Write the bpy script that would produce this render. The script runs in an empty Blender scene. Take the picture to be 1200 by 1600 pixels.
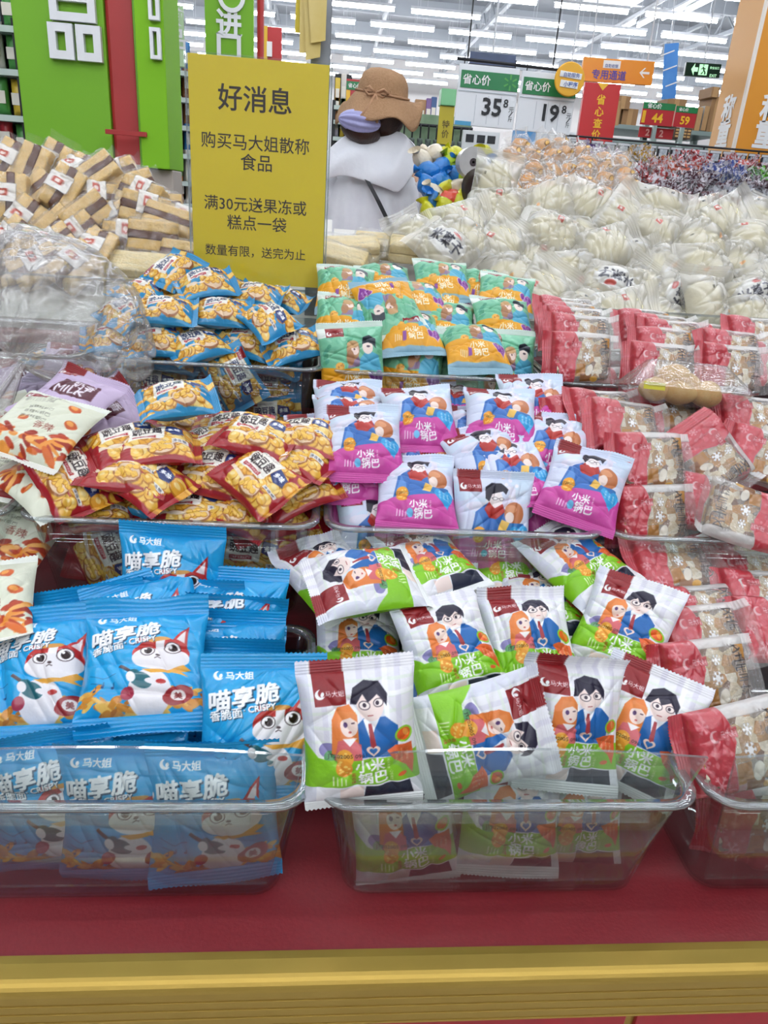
import bpy, bmesh, math, random
import numpy as np
from mathutils import Vector, Matrix, Euler

# ------------------------------------------------------------------ camera, world, exposure
scene = bpy.context.scene
COL = scene.collection
F_PX = 1155.0
PITCH, YAW, ROLL = math.radians(23.0), math.radians(5.7), math.radians(4.2)
CAM = Vector((0.0, 0.0, 1.2))
_h = Vector((math.sin(YAW), math.cos(YAW), 0))
FWD = _h * math.cos(PITCH) - Vector((0, 0, 1)) * math.sin(PITCH)
_r0 = Vector((math.cos(YAW), -math.sin(YAW), 0))
_u0 = _r0.cross(FWD)
RGT = _r0 * math.cos(ROLL) + _u0 * math.sin(ROLL)
UPV = -_r0 * math.sin(ROLL) + _u0 * math.cos(ROLL)
cd = bpy.data.cameras.new('camera')
cd.sensor_fit = 'VERTICAL'
cd.sensor_height = 36.0
cd.lens = 36.0 * F_PX / 1600.0
cd.clip_start = 0.02
cd.clip_end = 200
cam = bpy.data.objects.new('camera', cd)
COL.objects.link(cam)
cam.matrix_world = Matrix(((RGT.x, UPV.x, -FWD.x, CAM.x), (RGT.y, UPV.y, -FWD.y, CAM.y),
                           (RGT.z, UPV.z, -FWD.z, CAM.z), (0, 0, 0, 1)))
scene.camera = cam
world = bpy.data.worlds.new('store_air')
scene.world = world
world.use_nodes = True
world.node_tree.nodes['Background'].inputs[0].default_value = (0.96, 0.98, 1.0, 1)
world.node_tree.nodes['Background'].inputs[1].default_value = 0.24
TUBE_POWER = 32.0
vs = scene.view_settings
vs.view_transform = 'Standard'
vs.look = 'None'
vs.exposure = 0.0
vs.gamma = 1.0
vs.use_curve_mapping = False
scene.cycles.transparent_max_bounces = 24
scene.cycles.max_bounces = 4
scene.cycles.diffuse_bounces = 2
scene.cycles.glossy_bounces = 2
scene.cycles.caustics_reflective = False
scene.cycles.caustics_refractive = False
scene.cycles.sample_clamp_indirect = 6.0

def ray(x, y):
    return FWD + RGT * ((x - 600) / F_PX) - UPV * ((y - 800) / F_PX)
def aty(x, y, Y):
    d = ray(x, y)
    return CAM + d * ((Y - CAM.y) / d.y)
def atz(x, y, z):
    d = ray(x, y)
    return CAM + d * ((z - CAM.z) / d.z)
def atplane(x, y, Y0, z0, s):
    d = ray(x, y)
    t = (z0 + s * (CAM.y - Y0) - CAM.z) / (d.z - s * d.y)
    return CAM + d * t
def proj(p):
    q = Vector(p) - CAM
    z = q.dot(FWD)
    return 600 + F_PX * q.dot(RGT) / z, 800 - F_PX * q.dot(UPV) / z

# ------------------------------------------------------------------ colours and materials
def lin(c):
    return c / 12.92 if c <= 0.04045 else ((c + 0.055) / 1.055) ** 2.4
def hexc(h):
    h = h.lstrip('#')
    return tuple(lin(int(h[i:i + 2], 16) / 255.0) for i in (0, 2, 4))
MATS = {}
def mat(name, color='#888888', rough=0.5, metal=0.0, spec=0.5, noise=None, bump=None, emit=0.0, coat=0.0, sheen=0.0):
    """procedural principled material; noise=(scale, second colour, contrast), bump=(scale, strength)"""
    if name in MATS:
        return MATS[name]
    m = bpy.data.materials.new(name)
    m.use_nodes = True
    nt = m.node_tree
    b = nt.nodes['Principled BSDF']
    c = hexc(color)
    b.inputs['Base Color'].default_value = (*c, 1)
    b.inputs['Roughness'].default_value = rough
    b.inputs['Metallic'].default_value = metal
    b.inputs['Specular IOR Level'].default_value = spec
    b.inputs['Coat Weight'].default_value = coat
    if emit:
        b.inputs['Emission Color'].default_value = (*c, 1)
        b.inputs['Emission Strength'].default_value = emit
    tc = nt.nodes.new('ShaderNodeTexCoord')
    if noise:
        n = nt.nodes.new('ShaderNodeTexNoise')
        n.inputs['Scale'].default_value = noise[0]
        n.inputs['Detail'].default_value = 5
        nt.links.new(tc.outputs['Object'], n.inputs['Vector'])
        r = nt.nodes.new('ShaderNodeValToRGB')
        k = noise[2] if len(noise) > 2 else 0.2
        r.color_ramp.elements[0].position = 0.5 - k
        r.color_ramp.elements[1].position = 0.5 + k
        r.color_ramp.elements[0].color = (*c, 1)
        r.color_ramp.elements[1].color = (*hexc(noise[1]), 1)
        nt.links.new(n.outputs['Fac'], r.inputs['Fac'])
        nt.links.new(r.outputs['Color'], b.inputs['Base Color'])
    if bump:
        n = nt.nodes.new('ShaderNodeTexNoise')
        n.inputs['Scale'].default_value = bump[0]
        n.inputs['Detail'].default_value = 4
        nt.links.new(tc.outputs['Object'], n.inputs['Vector'])
        bp = nt.nodes.new('ShaderNodeBump')
        bp.inputs['Strength'].default_value = bump[1]
        bp.inputs['Distance'].default_value = 0.01
        nt.links.new(n.outputs['Fac'], bp.inputs['Height'])
        nt.links.new(bp.outputs['Normal'], b.inputs['Normal'])
    MATS[name] = m
    return m

def print_mat(name, rough, coat=0.0, bump=0.12, scale=55):
    """opaque printed film: the print is stored in the mesh as a colour attribute"""
    m = mat(name, '#ffffff', rough, bump=(scale, bump), coat=coat)
    nt = m.node_tree
    a = nt.nodes.new('ShaderNodeAttribute')
    a.attribute_name = 'print'
    nt.links.new(a.outputs['Color'], nt.nodes['Principled BSDF'].inputs['Base Color'])
    return m

def film_mat(name, rough=0.12, gloss=0.5, base=0.03, attr=True, tint='#ffffff', haze=0.0, bump=0.25, scale=45, hazecol='#ffffff'):
    """clear plastic film or acrylic: see-through, printed where the attribute's alpha is high, mirror-like at grazing angles"""
    m = bpy.data.materials.new(name)
    m.use_nodes = True
    nt = m.node_tree
    nt.nodes.clear()
    out = nt.nodes.new('ShaderNodeOutputMaterial')
    tr = nt.nodes.new('ShaderNodeBsdfTransparent')
    tr.inputs[0].default_value = (*hexc(tint), 1)
    pb = nt.nodes.new('ShaderNodeBsdfPrincipled')
    pb.inputs['Roughness'].default_value = 0.35
    mx = nt.nodes.new('ShaderNodeMixShader')
    if attr:
        a = nt.nodes.new('ShaderNodeAttribute')
        a.attribute_name = 'print'
        nt.links.new(a.outputs['Color'], pb.inputs['Base Color'])
        nt.links.new(a.outputs['Alpha'], mx.inputs[0])
    else:
        pb.inputs['Base Color'].default_value = (*hexc(hazecol), 1)
        mx.inputs[0].default_value = haze
    nt.links.new(tr.outputs[0], mx.inputs[1])
    nt.links.new(pb.outputs[0], mx.inputs[2])
    gl = nt.nodes.new('ShaderNodeBsdfGlossy')
    gl.inputs['Roughness'].default_value = rough
    lw = nt.nodes.new('ShaderNodeLayerWeight')
    lw.inputs['Blend'].default_value = 0.35
    mr = nt.nodes.new('ShaderNodeMapRange')
    mr.inputs['From Min'].default_value = 0.0
    mr.inputs['From Max'].default_value = 1.0
    mr.inputs['To Min'].default_value = base
    mr.inputs['To Max'].default_value = gloss
    nt.links.new(lw.outputs['Facing'], mr.inputs['Value'])
    pw = nt.nodes.new('ShaderNodeMath')
    pw.operation = 'POWER'
    pw.inputs[1].default_value = 1.6
    nt.links.new(mr.outputs[0], pw.inputs[0])
    m2 = nt.nodes.new('ShaderNodeMixShader')
    nt.links.new(mr.outputs[0], m2.inputs[0])
    nt.links.new(mx.outputs[0], m2.inputs[1])
    nt.links.new(gl.outputs[0], m2.inputs[2])
    nt.links.new(m2.outputs[0], out.inputs[0])
    if bump:
        tc = nt.nodes.new('ShaderNodeTexCoord')
        n = nt.nodes.new('ShaderNodeTexNoise')
        n.inputs['Scale'].default_value = scale
        n.inputs['Detail'].default_value = 3
        nt.links.new(tc.outputs['Object'], n.inputs['Vector'])
        bp = nt.nodes.new('ShaderNodeBump')
        bp.inputs['Strength'].default_value = bump
        bp.inputs['Distance'].default_value = 0.01
        nt.links.new(n.outputs['Fac'], bp.inputs['Height'])
        nt.links.new(bp.outputs['Normal'], gl.inputs['Normal'])
        nt.links.new(bp.outputs['Normal'], pb.inputs['Normal'])
    MATS[name] = m
    return m

ACRYLIC = film_mat('clear_acrylic', rough=0.04, gloss=0.34, base=0.02, attr=False, tint='#f6f9f8', haze=0.01, bump=0, hazecol='#cfd6d6')
ACRYLIC_EDGE = film_mat('acrylic_rim', rough=0.06, gloss=0.7, base=0.16, attr=False, tint='#dfe6e6', haze=0.16, bump=0, hazecol='#dfe6e8')
FILM_PRINT = film_mat('printed_clear_film', rough=0.16, gloss=0.32, base=0.035, bump=0.35, scale=60)
FILM_CLEAR = film_mat('clear_wrapper', rough=0.1, gloss=0.6, base=0.1, attr=False, haze=0.07, bump=0.5, scale=50)
FILM_MILKY = film_mat('milky_wrapper', rough=0.18, gloss=0.55, base=0.06, attr=False, haze=0.2, bump=0.55, scale=45, hazecol='#f6f3ea')
FILM_PRODUCE = film_mat('produce_bag_film', rough=0.2, gloss=0.5, base=0.06, attr=False, haze=0.2, bump=0.6, scale=14, hazecol='#e6e0da')

# ------------------------------------------------------------------ mesh helpers
def mesh_from(name, verts, faces, material=None, smooth=False):
    me = bpy.data.meshes.new(name)
    me.from_pydata([tuple(v) for v in verts], [], faces)
    me.update()
    if material is not None:
        me.materials.append(material)
    if smooth:
        me.polygons.foreach_set('use_smooth', [True] * len(me.polygons))
    return me
def link(name, data, parent=None, M=None):
    o = bpy.data.objects.new(name, data)
    COL.objects.link(o)
    if parent is not None:
        o.parent = parent
    if M is not None:
        if isinstance(M, Matrix):
            o.matrix_local = M
        else:
            o.location = M
    return o
def tag(o, label, cat, group=None):
    o['label'] = label
    o['category'] = cat
    if group:
        o['group'] = group
    return o
def struct(o, label=None):
    o['kind'] = 'structure'
    if label:
        o['label'] = label
    return o
def empty(name, M=None):
    o = link(name, None, None, M)
    o.empty_display_size = 0.05
    return o
class MB:
    """collects simple shapes into one mesh"""
    def __init__(s):
        s.v, s.f = [], []
    def add(s, v, f, M=None):
        k = len(s.v)
        s.v += [M @ Vector(p) if M is not None else Vector(p) for p in v]
        s.f += [tuple(i + k for i in q) for q in f]
        return s
    def box(s, x0, x1, y0, y1, z0, z1, M=None):
        v = [(x, y, z) for z in (z0, z1) for y in (y0, y1) for x in (x0, x1)]
        f = [(0, 2, 3, 1), (4, 5, 7, 6), (0, 1, 5, 4), (2, 6, 7, 3), (0, 4, 6, 2), (1, 3, 7, 5)]
        return s.add(v, f, M)
    def bbox(s, x0, x1, y0, y1, z0, z1, r=0.003, M=None):
        """box with chamfered edges"""
        bm = bmesh.new()
        bmesh.ops.create_cube(bm, size=1)
        for v in bm.verts:
            v.co = Vector(((x0 + x1) / 2 + v.co.x * (x1 - x0), (y0 + y1) / 2 + v.co.y * (y1 - y0), (z0 + z1) / 2 + v.co.z * (z1 - z0)))
        bmesh.ops.bevel(bm, geom=list(bm.edges), offset=r, segments=2, affect='EDGES', profile=0.5)
        bm.verts.index_update()
        s.add([v.co.copy() for v in bm.verts], [tuple(v.index for v in f.verts) for f in bm.faces], M)
        bm.free()
        return s
    def tube(s, pts, r, n=8, cap=True, M=None):
        """tube along a polyline; r is a number or one per point"""
        pts = [Vector(p) for p in pts]
        rings = []
        for i, p in enumerate(pts):
            d = (pts[min(i + 1, len(pts) - 1)] - pts[max(i - 1, 0)]).normalized()
            a = Vector((0, 0, 1)) if abs(d.z) < 0.9 else Vector((1, 0, 0))
            e1 = d.cross(a).normalized()
            e2 = d.cross(e1)
            rr = r[i] if isinstance(r, (list, tuple)) else r
            rings.append([p + (e1 * math.cos(2 * math.pi * k / n) + e2 * math.sin(2 * math.pi * k / n)) * rr for k in range(n)])
        return s.loft(rings, cap, M)
    def loft(s, rings, cap=True, M=None, close=True):
        n = len(rings[0])
        v = [p for r in rings for p in r]
        f = []
        for i in range(len(rings) - 1):
            for k in range(n if close else n - 1):
                k2 = (k + 1) % n
                f.append((i * n + k, i * n + k2, (i + 1) * n + k2, (i + 1) * n + k))
        if cap:
            f.append(tuple(range(n - 1, -1, -1)))
            f.append(tuple((len(rings) - 1) * n + k for k in range(n)))
        return s.add(v, f, M)
    def lathe(s, prof, n=20, M=None, cap=False):
        rings = [[Vector((r * math.cos(2 * math.pi * k / n), r * math.sin(2 * math.pi * k / n), z)) for k in range(n)] for r, z in prof]
        return s.loft(rings, cap, M)
    def prism(s, poly, y0, y1, M=None):
        """polygon in x,z given thickness along y"""
        n = len(poly)
        v = [(x, y0, z) for x, z in poly] + [(x, y1, z) for x, z in poly]
        f = [tuple(range(n)), tuple(range(2 * n - 1, n - 1, -1))]
        f += [(k, n + k, n + (k + 1) % n, (k + 1) % n) for k in range(n)]
        return s.add(v, f, M)
    def mesh(s, name, material=None, smooth=False):
        return mesh_from(name, s.v, s.f, material, smooth)
    def obj(s, name, material, parent=None, M=None, smooth=False):
        return link(name, s.mesh(name, material, smooth), parent, M)
def T(x, y=None, z=None):
    return Matrix.Translation(Vector(x) if y is None else Vector((x, y, z)))
def RX(a): return Matrix.Rotation(math.radians(a), 4, 'X')
def RY(a): return Matrix.Rotation(math.radians(a), 4, 'Y')
def RZ(a): return Matrix.Rotation(math.radians(a), 4, 'Z')

# ------------------------------------------------------------------ lettering
_txt = bpy.data.curves.new('lettering_source', 'FONT')
_txt_o = bpy.data.objects.new('lettering_source', _txt)
COL.objects.link(_txt_o)
_TRI = {}
def glyphs(body, bold=0.0):
    """triangles of a line of text (em units), origin at its box's centre, and the box size"""
    k = (body, bold)
    if k not in _TRI:
        _txt.body = body
        _txt.offset = bold
        _txt.resolution_u = 2
        _txt.space_line = 1.0
        dg = bpy.context.evaluated_depsgraph_get()
        ev = _txt_o.evaluated_get(dg)
        me = ev.to_mesh()
        me.calc_loop_triangles()
        n = len(me.vertices)
        co = np.empty(n * 3)
        me.vertices.foreach_get('co', co)
        co = co.reshape(-1, 3)[:, :2]
        tr = np.empty(len(me.loop_triangles) * 3, dtype=np.int32)
        me.loop_triangles.foreach_get('vertices', tr)
        ev.to_mesh_clear()
        lo, hi = co.min(0), co.max(0)
        co = co - (lo + hi) / 2
        _TRI[k] = (co, tr.reshape(-1, 3), hi - lo)
    return _TRI[k]
def lettering(name, body, parent, M, h=None, w=None, material=None, bold=0.01, vertical=False, shear=0.0):
    """flat lettering as a thin mesh in the x,z plane facing -y"""
    vs_, fs_ = [], []
    if vertical:
        n = len(body)
        for i, ch in enumerate(body):
            co, tr, sz = glyphs(ch, bold)
            s = (h / n) * 0.88 / max(sz)
            k = len(vs_)
            vs_ += [(c[0] * s, 0, c[1] * s + h / 2 - (i + 0.5) * h / n) for c in co]
            fs_ += [tuple(int(q) + k for q in t) for t in tr]
    else:
        co, tr, sz = glyphs(body, bold)
        sx = w / sz[0] if w else h / sz[1]
        sz_ = h / sz[1] if h else sx
        vs_ = [(c[0] * sx + shear * c[1] * sz_, 0, c[1] * sz_) for c in co]
        fs_ = [tuple(int(q) for q in t) for t in tr]
    return link(name, mesh_from(name, vs_, fs_, material), parent, M)

# ------------------------------------------------------------------ printed designs (rasterised to per-vertex colour)
def srgb(h):
    h = h.lstrip('#')
    return np.array([int(h[i:i + 2], 16) / 255.0 for i in (0, 2, 4)])
class Canvas:
    def __init__(s, nu, asp, bg='#ffffff', alpha=1.0, ss=3):
        s.nu, s.nv, s.ss = nu, int(round(nu * asp)), ss
        s.k = nu * ss
        s.a = np.zeros((s.nv * ss, nu * ss, 4))
        s.a[..., :3] = srgb(bg)
        s.a[..., 3] = alpha
        yy, xx = np.mgrid[0:s.nv * ss, 0:nu * ss]
        s.X, s.Y = (xx + 0.5) / s.k, (yy + 0.5) / s.k
        s.asp = s.nv / nu
    def _put(s, sl, m, col, al, op=1.0):
        t = s.a[sl]
        c = np.append(srgb(col), al)
        t[m] = t[m] * (1 - op) + c * op
    def _win(s, x0, x1, y0, y1):
        h, w = s.a.shape[:2]
        i0, i1 = max(0, int(y0 * s.k) - 1), min(h, int(y1 * s.k) + 2)
        j0, j1 = max(0, int(x0 * s.k) - 1), min(w, int(x1 * s.k) + 2)
        return None if i0 >= i1 or j0 >= j1 else (slice(i0, i1), slice(j0, j1))
    def rect(s, x0, y0, x1, y1, col, al=1.0, op=1.0):
        sl = s._win(x0, x1, y0, y1)
        if sl:
            X, Y = s.X[sl], s.Y[sl]
            s._put(sl, (X >= x0) & (X <= x1) & (Y >= y0) & (Y <= y1), col, al, op)
    def ell(s, cx, cy, rx, ry, col, rot=0, al=1.0, op=1.0):
        R = max(rx, ry)
        sl = s._win(cx - R, cx + R, cy - R, cy + R)
        if sl:
            X, Y = s.X[sl] - cx, s.Y[sl] - cy
            c, n = math.cos(math.radians(rot)), math.sin(math.radians(rot))
            s._put(sl, ((X * c - Y * n) / rx) ** 2 + ((X * n + Y * c) / ry) ** 2 <= 1, col, al, op)
    def poly(s, pts, col, al=1.0, op=1.0):
        xs, ys = [p[0] for p in pts], [p[1] for p in pts]
        sl = s._win(min(xs), max(xs), min(ys), max(ys))
        if not sl:
            return
        X, Y = s.X[sl], s.Y[sl]
        m = np.zeros(X.shape, bool)
        n = len(pts)
        for i in range(n):
            (x0, y0), (x1, y1) = pts[i], pts[(i + 1) % n]
            if y0 != y1:
                m ^= ((y0 > Y) != (y1 > Y)) & (X < (x1 - x0) * (Y - y0) / (y1 - y0) + x0)
        s._put(sl, m, col, al, op)
    def line(s, pts, w, col, al=1.0):
        for (x0, y0), (x1, y1) in zip(pts, pts[1:]):
            d = math.hypot(x1 - x0, y1 - y0) or 1
            nx, ny = -(y1 - y0) / d * w / 2, (x1 - x0) / d * w / 2
            s.poly([(x0 + nx, y0 + ny), (x1 + nx, y1 + ny), (x1 - nx, y1 - ny), (x0 - nx, y0 - ny)], col, al)
    def heart(s, cx, cy, r, col, rot=0, tail=1.0):
        pts = []
        for k in range(28):
            t = 2 * math.pi * k / 28
            x, y = 16 * math.sin(t) ** 3 / 16, (13 * math.cos(t) - 5 * math.cos(2 * t) - 2 * math.cos(3 * t) - math.cos(4 * t)) / 16
            if y < 0:
                y *= tail
            c, n = math.cos(math.radians(rot)), math.sin(math.radians(rot))
            pts.append((cx + r * (x * c + y * n), cy + r * (-x * n + y * c)))
        s.poly(pts, col)
    def text(s, body, cx, cy, col, h=None, w=None, rot=0, bold=0.02, shear=0, al=1.0, vertical=False):
        if vertical:
            n = len(body)
            for i, ch in enumerate(body):
                s.text(ch, cx, cy + h / 2 - (i + 0.5) * h / n, col, h=h / n * 0.86, w=w, rot=rot, bold=bold, al=al)
            return
        co, tr, sz = glyphs(body, 0.0)
        sx = w / sz[0] if w else h / sz[1]
        sy = h / sz[1] if h else sx
        mask = np.zeros(s.a.shape[:2], bool)
        p = co * np.array([sx, sy])
        p = np.stack([p[:, 0] + shear * p[:, 1], p[:, 1]], 1)
        c, n = math.cos(math.radians(rot)), math.sin(math.radians(rot))
        p = np.stack([p[:, 0] * c + p[:, 1] * n + cx, -p[:, 0] * n + p[:, 1] * c + cy], 1)
        for t in tr:
            q = p[t]
            sl = s._win(q[:, 0].min(), q[:, 0].max(), q[:, 1].min(), q[:, 1].max())
            if not sl:
                continue
            X, Y = s.X[sl], s.Y[sl]
            e = []
            for i in range(3):
                a, b = q[i], q[(i + 1) % 3]
                e.append((b[0] - a[0]) * (Y - a[1]) - (b[1] - a[1]) * (X - a[0]))
            m = ((e[0] >= 0) & (e[1] >= 0) & (e[2] >= 0)) | ((e[0] <= 0) & (e[1] <= 0) & (e[2] <= 0))
            mask[sl] |= m
        n = int(round(bold * 0.8 * min(sx, sy) * s.k))
        full = mask.copy()
        for i in range(-n, n + 1):
            for j in range(-n, n + 1):
                if (i or j) and i * i + j * j <= n * n + 1:
                    full |= np.roll(np.roll(mask, i, 0), j, 1)
        s._put((slice(None), slice(None)), full, col, al)
    def done(s):
        a = s.a.reshape(s.nv, s.ss, s.nu, s.ss, 4).mean((1, 3))
        c = a[..., :3]
        a[..., :3] = np.where(c <= 0.04045, c / 12.92, ((c + 0.055) / 1.055) ** 2.4)
        return a
def logo(c, x0, y0, w, h, bg='#8e1f24', bare=False, fg='#ffffff'):
    """crescent mark and the maker's three characters"""
    if not bare:
        c.rect(x0, y0, x0 + w, y0 + h, bg)
    m = min(h * 0.36, w * 0.16)
    ex, ey = x0 + w * 0.2, y0 + h * 0.36 if not bare else y0 + h / 2
    c.ell(ex, ey, m, m, fg)
    c.ell(ex + m * 0.42, ey + m * 0.25, m * 0.8, m * 0.8, bg)
    c.ell(ex + m * 0.45, ey - m * 0.05, m * 0.34, m * 0.5, fg, rot=20)
    c.text('马大姐', x0 + w * 0.66, ey, fg, w=w * 0.6, bold=0.02)

rnd = random.Random(7)
def d_green():
    c = Canvas(170, 1.2, '#efeef2')
    A = c.asp
    for k in range(7):
        x = 0.02 + k * 0.16
        c.rect(x, 0.4, x + 0.05, A, '#dcd9e6', op=0.7)
        c.rect(0, 0.45 + k * 0.13, 1, 0.48 + k * 0.13, '#e2ecdc', op=0.6)
    c.rect(0.0, 0, 0.1, A, '#cfd3e2', op=0.6)
    c.rect(0.72, 0.5, 0.76, A, '#ffffff', op=0.8)
    c.rect(0.55, 0.98, 1, 1.02, '#ffffff', op=0.8)
    c.ell(0.22, 0.53, 0.09, 0.07, '#8e86b8')
    c.ell(0.24, 0.47, 0.07, 0.06, '#5d9a63')
    c.rect(0, 0.17, 1, 0.44, '#84c41e')
    c.poly([(0, 0.44), (0, 0.62), (0.12, 0.46), (0.2, 0.44)], '#84c41e')
    c.poly([(0.5, 0.0), (0.92, 0.0), (0.9, 0.16), (0.52, 0.15)], '#1d2338')
    c.rect(0.3, 0.02, 0.5, 0.15, '#f3ded6')
    # the boy: jacket, shirt, face, hair, glasses
    c.poly([(0.45, 0.46), (0.43, 0.72), (0.55, 0.82), (0.72, 0.82), (0.83, 0.72), (0.82, 0.44)], '#1f66ad')
    c.poly([(0.53, 0.8), (0.58, 0.62), (0.68, 0.83)], '#f4f4f6')
    c.poly([(0.57, 0.76), (0.6, 0.76), (0.63, 0.56), (0.58, 0.54)], '#a3333a')
    c.ell(0.6, 0.92, 0.115, 0.135, '#f7e2da')
    c.poly([(0.43, 0.92), (0.46, 1.06), (0.56, 1.12), (0.68, 1.1), (0.75, 1.0), (0.74, 0.9), (0.7, 0.96), (0.66, 1.0), (0.58, 0.94), (0.54, 1.0), (0.48, 0.92)], '#252035')
    c.ell(0.55, 0.915, 0.05, 0.038, '#5b4a50'); c.ell(0.55, 0.915, 0.042, 0.03, '#fbeee8')
    c.ell(0.67, 0.935, 0.045, 0.036, '#5b4a50'); c.ell(0.67, 0.935, 0.037, 0.028, '#fbeee8')
    c.ell(0.55, 0.918, 0.016, 0.018, '#3a2b3a'); c.ell(0.66, 0.935, 0.016, 0.018, '#3a2b3a')
    c.line([(0.57, 0.83), (0.62, 0.835)], 0.01, '#b5625e')
    # the girl
    c.poly([(0.24, 0.5), (0.26, 0.8), (0.32, 0.9), (0.42, 0.92), (0.48, 0.84), (0.48, 0.56), (0.36, 0.46)], '#e5803c')
    c.ell(0.405, 0.75, 0.075, 0.1, '#f9e0d4')
    c.poly([(0.31, 0.76), (0.33, 0.87), (0.47, 0.86), (0.48, 0.78), (0.42, 0.82), (0.36, 0.8)], '#e88a48')
    c.ell(0.375, 0.755, 0.018, 0.024, '#563768'); c.line([(0.425, 0.77), (0.455, 0.775)], 0.012, '#5d3f4a')
    c.ell(0.41, 0.69, 0.014, 0.01, '#c85a50')
    c.poly([(0.26, 0.44), (0.3, 0.62), (0.4, 0.64), (0.5, 0.58), (0.5, 0.44)], '#d5666a')
    c.poly([(0.34, 0.64), (0.4, 0.57), (0.47, 0.64)], '#fbf4f4')
    c.heart(0.6, 0.52, 0.06, '#f6d6c8'); c.heart(0.6, 0.52, 0.035, '#2a6cb0')
    # cracker, ribbon, wording
    c.ell(0.35, 0.46, 0.075, 0.085, '#efa83a'); c.ell(0.34, 0.36, 0.072, 0.085, '#e9982c')
    for k in range(16):
        c.ell(0.345 + rnd.uniform(-.05, .05), 0.41 + rnd.uniform(-.11, .11), 0.013, 0.01, '#f7cf6c')
    c.ell(0.88, 0.62, 0.085, 0.075, '#8fca2c', rot=20); c.ell(0.88, 0.62, 0.065, 0.058, '#e85f1c', rot=20); c.ell(0.9, 0.63, 0.022, 0.045, '#f59a3c', rot=-30)
    c.poly([(0.72, 0.5), (0.8, 0.53), (0.95, 0.52), (0.96, 0.36), (0.93, 0.22), (0.88, 0.32), (0.78, 0.4)], '#e2622c')
    c.ell(0.84, 0.24, 0.04, 0.022, '#e2622c', rot=-15)
    for k in range(3):
        c.text('小米锅巴', 0.8 + k * 0.05, 0.44 - k * 0.01, '#f7d9b8', h=0.13, w=0.02, vertical=True, bold=0)
    c.text('小米', 0.565, 0.375, '#ffffff', w=0.25, bold=0.03)
    c.text('锅巴', 0.585, 0.245, '#ffffff', w=0.25, bold=0.03)
    c.text('天天美味', 0.725, 0.37, '#f2f8e0', h=0.12, vertical=True, bold=0)
    c.text('心动滋味', 0.745, 0.24, '#f2f8e0', h=0.12, vertical=True, bold=0)
    c.text('酱香味', 0.42, 0.25, '#c0392b', h=0.13, vertical=True, bold=0.02)
    for k in range(4):
        c.rect(0.24 + k * 0.035, 0.19, 0.25 + k * 0.035, 0.29 - 0.012 * k, '#eaf5c8')
    c.text('JT202005 0961', 0.37, 0.475, '#2b2320', w=0.34, h=0.045, bold=0.01)
    logo(c, 0.13, 0.92, 0.27, A - 0.92)
    return c.done()
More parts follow.
